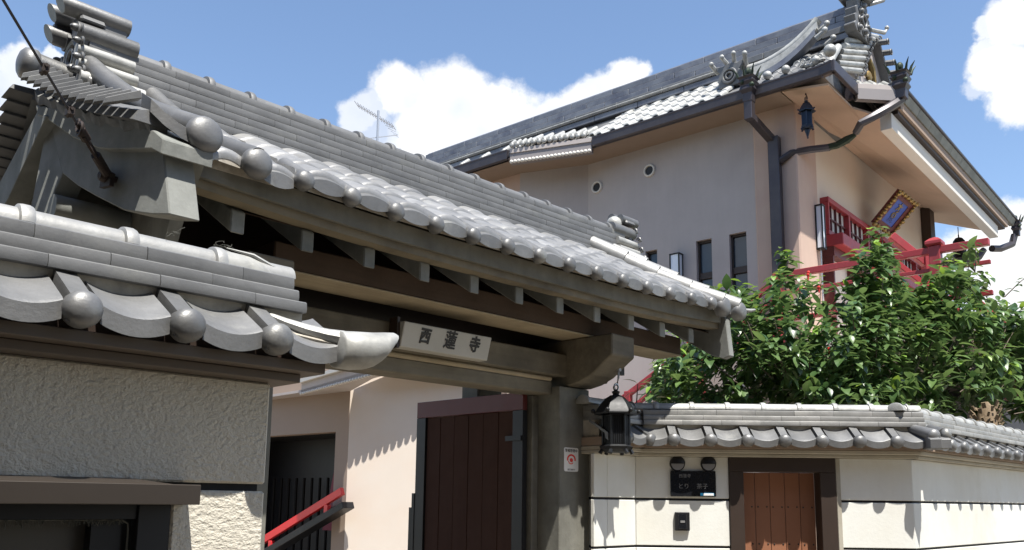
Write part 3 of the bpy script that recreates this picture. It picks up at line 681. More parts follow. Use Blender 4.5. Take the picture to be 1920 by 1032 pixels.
# corner tip tile at the far end
b = MB(o); b.tube([(5.84, 3.46, 1.478), (5.92, 3.44, 1.480), (6.0, 3.42, 1.488), (6.06, 3.41, 1.503)], [.030, .028, .024, .015], 10, flat=.7); b.build('corner_tip_tile', KAWARA_W, GT, smooth=True)
# roof deck under the tiles
along('roof_deck', [(3.452, 1.402), (3.452, 1.425), (4.35, 1.425 + .898 * SLF), (5.248, 1.425), (5.248, 1.402), (4.35, 1.38 + .88 * SLF)], MORTAR, s0=1.40, s1=5.85, n=16, k=.8)
# ridge: six courses of long tiles, half round cap with collars
RS0, RS1 = 1.30, 5.50
for c in range(6):
    z0 = 1.932 + .0425 * c; x = RS0 - [.0, .14, .06, .2, .1, .17][c]; hw = .128 - .005 * c
    while x < RS1 - .03:
        L = .30; x_ = max(x, RS0); L = min(x + .30, RS1) - x_
        if L > .04:
            inst(GT, 'ridge_tile', bar_tile_mesh('gate_ridge_course', KAWARA_D, L, hw + random.uniform(-.0012, .0012), .0414), x_, 4.35, z0, rz=random.uniform(-.0015, .0015))
        x += .30
b = MB(o); b.box((RS0 + .02, 4.25, 1.90), (RS1 - .02, 4.45, 2.18)); b.build('ridge_core', MORTARG, GT)
b = MB(o); b.hexa([(1.35, 4.17, 1.86), (5.5, 4.17, 1.86), (5.5, 4.53, 1.86), (1.35, 4.53, 1.86), (1.35, 4.235, 1.930), (5.5, 4.235, 1.930), (5.5, 4.465, 1.93), (1.35, 4.465, 1.93)]); b.build('ridge_mortar', MORTARG, GT)
GCAP = cap_mesh('gate_cap_tile', KAWARA_D, r=.075, L=.2434, rr=.094, squash=.78)
x = 1.692 - .2434
while x < 5.45:
    inst(GT, 'ridge_cap_tile', GCAP, x, 4.35, 2.186, rz=random.uniform(-.005, .005)); x += .2434
# verge tiles: stepped fins on the gable edge, front and rear slope
FIN = MB(); FIN.hexa([(-.085, -.030, -.006), (.075, -.030, -.016), (.075, .026, -.016), (-.075, .026, -.006), (-.068, -.030, .014), (.080, -.030, .016), (.080, .026, .016), (-.060, .026, .014)])
FIN = FIN.mesh('verge_tile', KAWARA_D, bevel=.0015)
for k in range(12):
    t = (k + .5) / 12; D = 3.45 + t * .82; s0 = 1.215 - .13 * t ** .8; z = 1.565 + (D - 3.42) * .44 - .03 * math.sin(math.pi * t)
    inst(GT, 'verge_tile', FIN, s0, D, z, rx=.10, ry=-.50, rz=-.10 + random.uniform(-.03, .03))
    inst(GT, 'verge_tile', FIN, s0 + .03, 8.70 - D, z - .02, rx=-.30, ry=-.05, scale=(1.3, -1.6, 1.5))
for rear in (0, 1):
    b = MB(o); P = []
    for k in range(9):
        t = k / 8; D = 3.46 + t * .82; P.append((1.27 - .13 * t ** .8, 8.7 - D if rear else D, 1.545 + (D - 3.42) * .44 - .03 * math.sin(math.pi * t)))
    b.loft([[(s - .02, D, z - .05), (s + .10, D, z - .05), (s + .10, D, z + .03), (s - .0, D, z - .005)] for s, D, z in P]); b.build('verge_underboard', KAWARA_D, GT)
for rear in (0, 1):
    b = MB(o); y = (lambda D: 8.7 - D) if rear else (lambda D: D)
    P = [(1.31, 3.445, 1.615), (1.36, 3.42, 1.565), (1.43, 3.405, 1.525), (1.50, 3.40, 1.505)]
    b.loft([[(x, y(D), z - .055), (x, y(D) , z), (x + .02, y(D + .16), z + .09), (x + .02, y(D + .16), z + .03)] for x, D, z in P]); b.build('corner_pan_tile', KAWARA, GT, smooth=True)
b = MB(o); b.tube([(1.42, 4.33, 1.985), (1.25, 4.345, 2.005), (1.065, 4.355, 2.02)], [.055, .057, .062], 14); b.build('ridge_foot_tile', KAWARA, GT, smooth=True)
b = MB(o); n = 20; b.loft([[(x, 4.357 + q * .078 * math.cos(k * 2 * math.pi / n), 2.012 + q * .078 * math.sin(k * 2 * math.pi / n)) for k in range(n)] for q, x in ((.9, 1.11), (1, 1.10), (1, 1.07), (.93, 1.05), (.7, 1.036), (.35, 1.028), (.03, 1.026))]); b.build('ridge_foot_end', KAWARA, GT, smooth=True, ang=50)
b = MB(o); b.ball((1.37, 4.19, 1.985), .02, 8, 6, (1, .8, 1.2)); b.build('mortar_lump', SHOJI, GT)
# gable boards (left end): curved board seen end on, inner strip, lip with mortar
def along_ray(D, z, ds=0.0, rear=False):      # board points slid along camera rays; the gable stands further out towards the ridge
    k = D / 1.4; s = 1.13 if rear else max(1.13, 2.363 / (1 + .284 * k)); return (s + ds, k * s, z / 1.4 * s)
def board(name, poly, ds, th_, m, bev=.005, rear=()):
    b = MB(o); A = [along_ray(D, z, ds, i in rear) for i, (D, z) in enumerate(poly)]; V0 = [b.v(p) for p in A]; V1 = [b.v((p[0] + th_, p[1], p[2])) for p in A]; n = len(A)
    b.f(V0[::-1]); b.f(V1)
    for i in range(n): b.f([V0[i], V0[(i + 1) % n], V1[(i + 1) % n], V1[i]])
    return b.build(name, m, GT, bevel=bev)
board('gable_board', [(5.152, 2.112), (4.635, 1.86), (4.247, 1.69), (3.951, 1.59), (3.509, 1.445), (3.392, 1.131), (3.572, 1.173), (3.887, 1.263), (4.267, 1.424), (4.552, 1.551), (4.817, 1.688)], 0, .13, CONC_L)
board('gable_strut', [(5.152, 2.112), (4.82, 1.69), (4.92, 1.62), (5.014, 1.52), (5.381, 1.50), (5.1, 1.77), (4.841, 1.931)], 0.005, .10, CONC_L, .003)
board('gable_edge_strip', [(5.30, 2.21), (5.152, 2.112), (5.747, 1.777), (6.385, 1.513), (6.7, 1.50), (6.026, 1.92)], -.01, .10, CONC_L, .003, rear=range(6))
board('gable_lip', [(5.20, 2.18), (4.475, 1.90), (4.085, 1.75), (3.741, 1.605), (3.49, 1.505), (3.392, 1.44), (3.40, 1.375), (3.509, 1.43), (3.80, 1.512), (3.955, 1.556), (4.13, 1.61), (4.502, 1.775), (5.005, 2.04), (5.15, 2.10)], -.05, .22, CONC_L)
b = MB(o); pr = []
for i in range(26):
    u = i / 25; D = 3.47 + u * .80; z = 1.50 + (D - 3.45) * .40 + .012 * math.sin(i * 2.3) + .01 * random.random() - .03 * math.sin(math.pi * u); pr.append((D, z))
def sx(D): return 1.35 - .284 * (D - 3.39)
rings = [[(sx(D) + .004 * math.sin(i), D, z - .03), (sx(D) - .01, D, z + .012), (sx(D) + .005, D, z + .03), (sx(D) + .07, D, z + .03), (sx(D) + .07, D, z - .03)] for i, (D, z) in enumerate(pr)]
b.loft(rings); b.build('mortar_bedding', MORTARG, GT, smooth=False)
b = MB(o); b.prism([(3.46, 1.40), (3.9, 1.66), (4.35, 1.93), (5.2, 1.36), (5.1, .95), (3.75, .95), (3.62, 1.2)], 0, 1.50, 1.56); b.build('gable_infill', CONC, GT)
b = MB(o); b.hexa([(1.22, 4.25, 1.22), (1.62, 4.25, 1.22), (1.62, 5.2, .98), (1.22, 5.2, .98), (1.22, 4.25, 1.95), (1.62, 4.25, 1.95), (1.62, 5.2, 1.42), (1.22, 5.2, 1.42)]); b.build('rear_soffit_block', CONC, GT)
b = MB(o); b.tube([(1.17, 4.12, 1.275), (1.5, 4.12, 1.275)], .062, 12); b.build('purlin_end', CONC_L, GT, smooth=True)
# right end bargeboard
b = MB(o); b.prism([(3.47, 1.40), (3.44, 1.10), (3.50, 1.085), (3.60, 1.12), (3.9, 1.30), (4.35, 1.60), (5.1, 1.2), (5.24, 1.40), (4.35, 1.98)], 0, 5.73, 5.79); b.build('gable_board', CONC_L, GT, bevel=.006)
# ridge end ornaments
def ridge_end(sx, face, big=True):
    k = 1 if big else .95
    def X(v): return sx + face * v
    prof = [(0, .40), (.055, .395), (.10, .36), (.105, .31), (.09, .27), (.125, .255), (.14, .215), (.115, .18), (.15, .165), (.17, .13), (.15, .10), (.20, .085), (.235, .05), (.225, .01), (.19, -.03), (0, -.05)]
    z0 = 1.885
    poly = [(4.35 - u * k, z0 + z * k) for u, z in prof] + [(4.35 + u * k, z0 + z * k) for u, z in prof[::-1][1:-1]]
    b = MB(o); b.prism(poly, 0, min(X(0), X(.05)), max(X(0), X(.05))); b.build('ridge_end_plate', KAWARA, GT, smooth=True, bevel=.006, ang=60)
    for u, z, r, L in ((.075, .335, .052, .26), (.115, .225, .034, .24), (.145, .145, .030, .25), (.190, .055, .040, .27)):
        for sg in (-1, 1):
            b = MB(o); b.tube([(X(-.03), 4.35 + sg * u * k, z0 + z * k), (X(.12), 4.35 + sg * u * k, z0 + z * k), (X(L), 4.35 + sg * u * k, z0 + z * k)], [r * k * .92, r * k, r * k], 14); b.build('side_scroll_tile', KAWARA if u < .1 else KAWARA_W, GT, smooth=True, ang=45)
    b = MB(o); b.torus((X(-.01), 4.35, z0 + .22), .085, .018, 0, 20, 8); b.torus((X(-.015), 4.35, z0 + .22), .045, .012, 0, 16, 6)
    for sg in (-1, 1):
        for (u, z, r) in ((.10, .34, .018), (.14, .26, .014), (.12, .12, .02), (.16, .17, .015), (.19, .09, .017), (.07, .07, .02)):
            b.ball((X(-.035), 4.35 + sg * u, z0 + z), r, 8, 6, (1.6, 1, 1.1)); b.torus((X(-.015), 4.35 + sg * u, z0 + z), r * 1.4, .007, 0, 10, 5, 0, 270)
    b.build('face_relief', KAWARA, GT, smooth=True)
    b = MB(o); b.hexa([(X(-.02), 4.23, z0 + .385), (X(.10), 4.23, z0 + .385), (X(.10), 4.47, z0 + .385), (X(-.02), 4.47, z0 + .385), (X(-.02), 4.26, z0 + .43), (X(.10), 4.26, z0 + .43), (X(.10), 4.44, z0 + .43), (X(-.02), 4.44, z0 + .43)]); b.build('crown_block', KAWARA_D, GT, bevel=.01)
ridge_end(1.27, 1)
for D, z, L0, L1 in ((4.285, 2.335, 1.165, 1.49), (4.405, 2.335, 1.165, 1.42), (4.43, 2.235, 1.165, 1.34)):
    b = MB(o); n = 14; r = .043
    b.loft([[(x + t_ * .02 * math.sin(k * 2 * math.pi / n), D + r * q * math.cos(k * 2 * math.pi / n), z + r * q * math.sin(k * 2 * math.pi / n)) for k in range(n)] for x, q, t_ in ((L0, .93, -1), (L0 + .012, 1, -1), (L1, 1, 0))]); b.build('crown_roll_tile', KAWARA, GT, smooth=True, ang=40)
b = MB(o); b.box((1.30, 4.262, 2.24), (1.48, 4.33, 2.31)); b.box((1.19, 4.42, 2.20), (1.3, 4.47, 2.31)); b.build('crown_block', KAWARA_D, GT, bevel=.008)
ridge_end(5.62, -1, False)
b = MB(o)
for D, z in ((4.29, 2.31), (4.38, 2.335)): b.tube([(5.49, D, z), (5.70, D, z)], .040, 12)
b.build('crown_roll_tile', KAWARA, GT, smooth=True, ang=40)
b = MB(o); b.ball((5.47, 4.33, 2.27), .07, 12, 8, (1, .9, .9)); b.build('cap_end_tile', KAWARA_W, GT, smooth=True)
# open gate leaf
b = MB(o); lf = bpy.data.objects.new('gate_leaf', None); COL.objects.link(lf); lf.parent = GT; lf.location = (4.405 - o[0], 4.285 - o[1], 0)
LO = (0, 0, -CZ); ang_l = R_(2.0)
lf.rotation_euler = (0, 0, ang_l)
ZT = .762
def lbox(nm, y0, y1, z0, z1, x0=-.035, x1=.0, m=DOORB): q = MB(LO); q.box((x0, y0, z0), (x1, y1, z1)); return q.build(nm, m, lf, bevel=.002)
lbox('top_rail', 0.0, 1.14, ZT - .125, ZT, -.04, .005, REDD)
lbox('stile', 0.0, .10, -CZ + .05, ZT - .127, -.04, .005, BLACKP); lbox('stile', 1.035, 1.14, -CZ + .05, ZT - .127, -.04, .005, BLACKP)
for k in range(6): lbox('plank', .102 + .1553 * k, .102 + .1553 * (k + 1) - .003, -CZ + .05, ZT - .127, -.022 - .002 * (k % 2), -.003)
b = MB(LO); b.box((-.052, .01, .42), (-.041, .16, .455)); b.build('hinge_strap', BLACKP, lf)
b = MB(LO); b.box((-.045, 1.141, -CZ + .05), (-.01, 1.17, .05)); b.box((-.045, 1.171, -CZ + .1), (.0, 1.20, -.06)); b.build('meeting_stile', BLACKP, lf)
# name board
SB = thing('name_board', 'white name board with three brushed black characters on gate beam', 'sign', GA, 3.39, 4.0, z=CZ + .87)
o2 = OF(SB)
b = MB(o2); b.hexa([(3.036, 3.982, .876), (3.731, 3.982, .876), (3.731, 4.062, .876), (3.036, 4.062, .876), (3.036, 3.944, 1.020), (3.731, 3.944, 1.020), (3.731, 4.062, 1.034), (3.036, 4.062, 1.034)]); b.build('board', WHITEB, SB, bevel=.004)
b = MB(o2); b.box((3.016, 3.987, .869), (3.0345, 4.064, 1.05)); b.build('side_batten', FRAMEB, SB)
tilt = math.atan2(.038, .144)
for ch, x, sz, of_ in (('西', 3.203, .100, .0034), ('蓮', 3.40, .118, .0018), ('寺', 3.598, .104, .0034)):
    me = text_mesh(ch, sz, .0015, INK, 'character', offset=of_)
    for v in me.vertices:
        v.co.x += .0018 * math.sin(v.co.y * 90) + .12 * v.co.y; v.co.y += .0016 * math.sin(v.co.x * 80)
    q = bpy.data.objects.new('character', me); COL.objects.link(q); q.parent = SB
    q.location = (x - o2[0], 3.9595 - o2[1], .952 - o2[2]); q.rotation_euler = (math.pi / 2 + tilt, 0, 0); q.scale = (.82, 1, 1)
# security sticker on the post
ST = thing('security_sticker', 'small white and red security sticker on the right gate post', 'sticker', GA, 4.612, 4.05, z=CZ + .29)
o2 = OF(ST); cs, cz0 = 4.612, .290
b = MB(o2); pts = []
for cx, cz_, a0 in ((.061, .069, 0), (-.061, .069, 90), (-.061, -.069, 180), (.061, -.069, 270)):
    for k in range(5): a = R_(a0 + k * 22.5); pts.append((cs + cx + .014 * math.cos(a), cz0 + cz_ + .014 * math.sin(a)))
b.prism(pts, 1, 4.0475, 4.0495); b.build('backing', WHITEP, ST)
me = text_mesh('警備管理中', .026, .0005, INK); q = inst(ST, 'lettering', me, cs, 4.0468, cz0 + .060, rx=math.pi / 2)
b = MB(o2)
def arc_flat(cx, cz_, r0, r1, a0, a1, y):
    L = [R_(a0 + (a1 - a0) * k / 16) for k in range(17)]
    V0 = [b.v((cx + r0 * math.cos(a), y, cz_ + r0 * .8 * math.sin(a))) for a in L]; V1 = [b.v((cx + r1 * math.cos(a), y, cz_ + r1 * .8 * math.sin(a))) for a in L]
    for i in range(16): b.f([V0[i], V0[i + 1], V1[i + 1], V1[i]])
arc_flat(cs, cz0, .032, .047, -15, 195, 4.0468); arc_flat(cs, cz0 - .004, .0, .018, 0, 360, 4.0466); arc_flat(cs - .004, cz0 - .010, .021, .029, 180, 330, 4.0467)
b.build('emblem', REDP, ST)
me = text_mesh('SECURITY', .018, .0005, INK); inst(ST, 'lettering', me, cs, 4.0468, cz0 - .071, rx=math.pi / 2)

# hanging bronze lantern beside the post
def bronze_lantern(t, s0, D, ztop, R, H, m, roof=True, n=6):
    o2 = OF(t)
    def ringp(r, z, nn=n, rot=.3): return [(s0 + r * math.cos(k * 2 * math.pi / nn + rot), D + r * math.sin(k * 2 * math.pi / nn + rot), z) for k in range(nn)]
    z = ztop
    b = MB(o2); b.torus((s0, D, z + .02), .02, .005, 0, 12, 6); b.build('hanging_ring', m, t, smooth=True)
    b = MB(o2); b.loft([ringp(.012, z, 12), ringp(.03, z - .01, 12), ringp(.02, z - .03, 12), ringp(.05, z - .045, 12)]); b.build('finial', m, t, smooth=True)
    b = MB(o2); b.loft([ringp(R * .28, z - .035), ringp(R * .5, z - .055), ringp(R * .8, z - .10), ringp(R * 1.0, z - .145), ringp(R * 1.12, z - .16), ringp(R * 1.1, z - .172), ringp(R * .6, z - .165)]); b.build('roof', m, t, smooth=True, ang=25)
    b = MB(o2)
    for k in range(n):
        a = k * 2 * math.pi / n + .3; c = (s0 + R * 1.16 * math.cos(a), D + R * 1.16 * math.sin(a), z - .148); b.ball(c, R * .12, 8, 6)
    b.build('corner_scrolls', m, t, smooth=True)
    zb = z - .172; hb = H - .172 - .05
    b = MB(o2)
    for k in range(n):
        a = k * 2 * math.pi / n + .3; p = (s0 + R * .66 * math.cos(a), D + R * .66 * math.sin(a)); b.bar((*p, zb), (*p, zb - hb), .014, .014, up=(1, 0, 0))
    b.build('corner_posts', m, t)
    b = MB(o2); b.loft([ringp(R * .62, zb), ringp(R * .62, zb - hb)]); b.build('pierced_panels', m, t)
    b = MB(o2)
    for k in range(n):
        a0, a1 = k * 2 * math.pi / n + .3, (k + 1) * 2 * math.pi / n + .3
        for j in range(1, 6):
            for (u) in (j / 6,):
                x = s0 + R * .635 * (math.cos(a0) * (1 - u) + math.cos(a1) * u); y = D + R * .635 * (math.sin(a0) * (1 - u) + math.sin(a1) * u); b.bar((x, y, zb - .01), (x, y, zb - hb + .01), .005, .005, up=(1, 0, 0))
    b.build('lattice_bars', m, t)
    b = MB(o2); b.loft([ringp(R * .72, zb - hb), ringp(R * .85, zb - hb - .012), ringp(R * .8, zb - hb - .03), ringp(R * .6, zb - hb - .05)]); b.build('base', m, t, smooth=True, ang=25)
    for k in range(n): a = k * 2 * math.pi / n + .3; b = MB(o2); b.tube([(s0 + R * .7 * math.cos(a), D + R * .7 * math.sin(a), zb - hb - .03), (s0 + R * .82 * math.cos(a), D + R * .82 * math.sin(a), zb - hb - .06)], [.012, .016], 6); b.build('foot', m, t)
LN = thing('hanging_lantern', 'black bronze lantern hanging beside the right gate post', 'lantern', GA, 4.765, 3.77, z=CZ + .32)
bronze_lantern(LN, 4.765, 3.77, .770, .138, .43, BRONZE)
b = MB(OF(LN)); b.tube([(4.80, 3.77, .935), (4.80, 3.77, .91)], .018, 8); b.tube([(4.80, 3.77, .92), (4.795, 3.77, .86), (4.78, 3.77, .815)], .008, 6); b.torus((4.77, 3.77, .795), .022, .006, 1, 14, 6); b.build('hook', ALU, LN, smooth=True)

# guy wire with turnbuckle fixed to the gable
GW = thing('guy_wire', 'dark guy wire with turnbuckle anchored to the gate gable', 'cable', GA, 1.4, 4.15, z=CZ + 1.45)
o2 = OF(GW); A = Vector((1.385, 4.150, 1.490)); Bp = Vector((1.30, 4.83, 2.08)); Cc = Vector((1.2, 6.2, 3.23)) + Vector((0, .35, .28))
A = Vector((1.272, 3.734, 1.340)); GE = Vector((.6, 3.067, 1.693)); Bp = Vector((1.385, 4.60, 1.86)); Cc = Vector((1.30, 7.1, 3.95))
d = (Bp - A).normalized()
K1 = A.lerp(GE, .285); K2 = A.lerp(GE, .375); K3 = A.lerp(GE, .585); WT0 = GE; WT1 = GE + (GE - A) * 1.5
b = MB(o2); b.tube([K1, K2, K3, WT0, WT1], .0055, 6); b.build('cable', CABLE, GW)
for q, r in ((K2, .02), (K3, .022)):
    b = MB(o2); b.box(q - Vector((.012, .020, .014)), q + Vector((.012, .020, .014))); b.tube([q + Vector((0, -.026, .008)), q + Vector((0, .026, .008))], .007, 8); b.tube([q + Vector((-.01, -.026, -.012)), q + Vector((.0, .026, -.010))], .007, 8); b.build('cable_clamp', RUST, GW)
b = MB(o2); b.torus(K1, .026, .007, 0, 14, 6, 30, 330); b.torus(K1 + Vector((0, .03, .03)), .018, .006, 0, 12, 6); b.build('hook', RUST, GW, smooth=True)
T0, T1 = K1 + (A - K1) * .10, K1 + (A - K1) * .80; dd = (T1 - T0).normalized(); pp = dd.cross(Vector((1, 0, 0))).normalized()
b = MB(o2)
for sg in (-1, 1): b.bar(T0 + pp * .016 * sg, T1 + pp * .016 * sg, .014, .010, up=(1, 0, 0))
for q in (T0, T1, (T0 + T1) / 2 + dd * .05): b.tube([q - dd * .03, q + dd * .03], .020, 8)
b.build('turnbuckle', RUST, GW)
b = MB(o2); b.tube([T0 - dd * .06, T1 + dd * .09], .0085, 8); b.build('threaded_rod', RUST, GW)
b = MB(o2); b.ball(A + Vector((-.015, .01, .005)), .034, 10, 8, (.9, 1, .8)); b.bar(A + Vector((0, -.035, -.005)), A + Vector((-.01, .06, .045)), .03, .02, up=(1, 0, 0)); b.bar(A + Vector((0, -.035, -.03)), A + Vector((-.01, .05, -.022)), .03, .02, up=(1, 0, 0)); b.tube([A + Vector((.03, 0, 0)), A + Vector((-.04, 0, 0))], .014, 8); b.build('anchor_bracket', RUST, GW)
#@@HALL@@
# ------------------------------------------------------------------ temple hall (frame H)
HL = thing('temple_hall', 'tall mauve and salmon temple hall with tiled gable roof behind the gate', 'temple', HA, 12.0, 6.0)
o = OF(HL)
def wallseg(name, pts, z0, z1, m, th_=.25, holes=None):
    """vertical wall slab along a polyline of (s,D); thickness away from the viewer (to the right of travel)"""
    b = MB(o)
    for p, q in zip(pts, pts[1:]):
        d = Vector((q[0] - p[0], q[1] - p[1])).normalized(); nn = Vector((d.y, -d.x)) * th_
        b.hexa([(p[0], p[1], z0), (q[0], q[1], z0), (q[0] + nn.x, q[1] + nn.y, z0), (p[0] + nn.x, p[1] + nn.y, z0), (p[0], p[1], z1), (q[0], q[1], z1), (q[0] + nn.x, q[1] + nn.y, z1), (p[0] + nn.x, p[1] + nn.y, z1)])
    return b.build(name, m, HL)
WT = 5.72
# side wall C (plane s = 11.6) built round its three slim windows and two vents
WIN = [(5.421, 5.694), (5.983, 6.244), (6.931, 7.147)]
cuts = [5.25] + [v for w in WIN for v in w] + [8.26]
b = MB(o)
for i in range(0, len(cuts), 2): b.box((11.6, cuts[i], 2.55), (11.85, cuts[i + 1], 3.96))
b.box((11.6, 5.25, 3.96), (11.85, 8.26, WT)); b.box((11.6, 5.25, -CZ), (11.85, 8.26, 2.55)); b.build('side_wall', MAUVE, HL)
wallseg('recess_wall', [(11.6, 8.26), (11.18, 9.43)], -CZ, WT, MAUVE)
wallseg('rear_side_wall', [(11.18, 9.43), (11.18, 17.0)], -CZ, WT, PINK)
b = MB(o); b.box((11.56, 4.60, -CZ), (12.30, 5.25, 5.85)); b.build('corner_pillar', PINK, HL, bevel=.02)
b = MB(o); b.box((12.30, 4.68, 4.585), (18.3, 4.95, 6.2)); b.box((12.30, 4.68, -CZ), (12.58, 4.95, 4.585)); b.box((17.9, 4.66, -CZ), (18.3, 4.95, 4.585)); b.build('front_wall', CREAMP, HL)
b = MB(o); b.box((17.95, 4.50, 2.2), (18.25, 4.675, 5.9)); b.build('front_pillar', FRAMEB, HL)
b = MB(o); b.box((18.05, 4.95, -CZ), (18.3, 12, 6.0)); b.box((11.18, 12, -CZ), (18.3, 12.2, 6.0)); b.build('rear_wall', MAUVE, HL)
for i, (d0, d1) in enumerate(WIN):
    w = MB(o); x = 11.66
    fr = 0.028
    for a, c, z0, z1 in ((d0, d0 + fr, 2.55, 3.96), (d1 - fr, d1, 2.55, 3.96), (d0 + fr, d1 - fr, 3.925, 3.96), (d0 + fr, d1 - fr, 3.36, 3.46), (d0 + fr, d1 - fr, 2.55, 2.6)): w.box((x, a, z0), (x + .06, c, z1))
    wo_ = w.build('window', FRAMEB, HL, bevel=.003)
    q = MB(o); q.box((x + .035, d0 + fr, 3.46), (x + .04, d1 - fr, 3.925)); q.build('pane', GLASSB, wo_)
    q = MB(o); q.box((x + .035, d0 + fr, 2.6), (x + .04, d1 - fr, 3.36)); q.build('pane', GLASSB, wo_)
    q = MB(o); q.box((x + .07, d0 + .05, 3.5), (x + .08, d1 - .04, 3.80)); q.build('curtain', CURT, wo_)
for d0, z0 in ((7.044, 5.288), (8.073, 5.246)):
    b = MB(o); n = 22
    b.loft([[(x, d0 + r * math.cos(k * 2 * math.pi / n), z0 + r * math.sin(k * 2 * math.pi / n)) for k in range(n)] for r, x in ((.105, 11.605), (.105, 11.575), (.098, 11.565), (.078, 11.565), (.074, 11.59))], cap=False); v = b.build('vent', BEAMW, HL, smooth=True)
    b = MB(o); b.f([b.v((11.588, d0 + .076 * math.cos(k * 2 * math.pi / n), z0 + .076 * math.sin(k * 2 * math.pi / n))) for k in range(n)]); b.build('vent_mesh', BLACKP, v)
# soffits
def slab(name, pts, th_, m, **k):     # pts (s,D,z) lower face polygon
    b = MB(o); A = [b.v(p) for p in pts]; B_ = [b.v((p[0], p[1], p[2] + th_)) for p in pts]; n = len(pts)
    b.f(A[::-1]); b.f(B_)
    for i in range(n): b.f([A[i], A[(i + 1) % n], B_[(i + 1) % n], B_[i]])
    return b.build(name, m, HL, **k)
slab('side_soffit', [(11.09, 4.62, 5.70), (11.09, 7.78, 5.70), (10.60, 9.15, 5.70), (10.62, 17, 5.70), (11.4, 17, 5.70), (11.4, 9.2, 5.70), (11.8, 8.2, 5.70), (11.8, 4.62, 5.70)], .04, SOFFB)
slab('front_soffit', [(11.12, 3.95, 5.60), (11.95, 3.92, 5.56), (12.40, 3.60, 5.47), (19.25, 3.60, 5.47), (19.25, 4.75, 5.93), (11.12, 4.6, 5.70)], .03, SOFF)
slab('brown_patch', [(14.2, 4.45, 5.800), (14.9, 4.2, 5.700), (15.6, 4.35, 5.760), (15.6, 4.66, 5.885), (14.0, 4.66, 5.885)], .002, SOFFB)  # thin brown patch on the front soffit
b = MB(o); b.box((12.29, 3.50, 5.262), (18.85, 3.66, 5.50)); b.build('eave_beam', BEAMW, HL, bevel=.006)
b = MB(o); b.box((12.4, 3.44, 5.505), (19.2, 3.56, 5.56)); b.build('dark_board', FRAMEB, HL)  # dark brown board between eave board and beam
b = MB(o); b.box((12.4, 3.40, 5.565), (19.3, 3.5, 5.70)); b.build('eave_board', SOFFB, HL)
# gutters
def gutter(name, p, q, z0, z1, w, m=GUTTER):
    d = Vector((q[0] - p[0], q[1] - p[1])).normalized(); n = Vector((d.y, -d.x)) * w
    b = MB(o)
    P = [Vector((p[0], p[1])), Vector((q[0], q[1]))]
    rings = []
    for c in P: rings.append([(c.x + n.x * u, c.y + n.y * u, z) for u, z in ((0, z1), (-.06, z1), (-.06, z1 - .02), (.0, z1 - .03), (.05, z0 + .02), (.25, z0), (.9, z0), (1, z0 + .03), (1, z1))])
    b.loft(rings); return b.build(name, m, HL, bevel=0)
gutter('side_gutter', (11.0, 4.0), (11.0, 7.76), 5.70, 5.86, .10)
gutter('side_gutter', (10.55, 9.2), (10.55, 14.0), 5.70, 5.88, .10)
gutter('corner_gutter', (10.96, 3.84), (11.0, 4.0), 5.70, 5.86, .10)
b = MB(o); b.box((10.97, 3.80, 5.70), (11.88, 3.86, 5.87)); b.build('corner_gutter', GUTTER, HL, bevel=.01)
b = MB(o); b.box((11.85, 3.87, 5.66), (11.92, 3.98, 5.86)); b.build('gutter_stop', GUTTER, HL)
for k in range(12):     # long weathered gutter along the front in panels
    a = 12.55 + k * .60; b = MB(o)
    b.hexa([(a, 3.38, 5.70), (a + .594, 3.38, 5.70), (a + .594, 3.46, 5.705), (a, 3.46, 5.705), (a, 3.33, 5.82), (a + .594, 3.33, 5.82), (a + .594, 3.46, 5.82), (a, 3.46, 5.82)]); b.build('gutter_panel', GUTTER_G, HL, bevel=.004)
b = MB(o); b.tube([(12.5, 3.325, 5.845), (19.85, 3.325, 5.845)], .022, 10); b.tube([(12.5, 3.335, 5.89), (19.85, 3.335, 5.89)], .012, 8); b.build('gutter_lip', GUTTER, HL, smooth=True)
# chamfered fascias with beads
def fascia(p, q, z0, z1, m, beads=0):
    d = Vector((q[0] - p[0], q[1] - p[1])); L = d.length; d.normalize(); n = Vector((d.y, -d.x)) * .10
    b = MB(o); b.hexa([(p[0], p[1], z0), (q[0], q[1], z0), (q[0] + n.x, q[1] + n.y, z0), (p[0] + n.x, p[1] + n.y, z0), (p[0], p[1], z1), (q[0], q[1], z1), (q[0] + n.x, q[1] + n.y, z1), (p[0] + n.x, p[1] + n.y, z1)])
    f = b.build('corner_fascia', m, HL)
    b = MB(o); e = n * -.18; b.hexa([(p[0] + e.x, p[1] + e.y, z1), (q[0] + e.x, q[1] + e.y, z1), (q[0] + n.x, q[1] + n.y, z1), (p[0] + n.x, p[1] + n.y, z1), (p[0] + e.x, p[1] + e.y, z1 + .07), (q[0] + e.x, q[1] + e.y, z1 + .07), (q[0] + n.x, q[1] + n.y, z1 + .07), (p[0] + n.x, p[1] + n.y, z1 + .07)]); b.build('fascia_strip', MAUVE, f)
    if beads:
        for k in range(beads):
            c = Vector(p) + d * L * (k + .5) / beads + Vector((d.y, -d.x)) * -.02
            b = MB(o); b.ball((c.x, c.y, z0 + .02), .033, 8, 6); b.build('bead', BEAMW, f, smooth=True)
fascia((11.02, 7.78), (10.56, 9.13), 5.61, 5.79, FASC, 22)
fascia((11.93, 3.88), (12.42, 3.40), 5.64, 5.80, FASC)
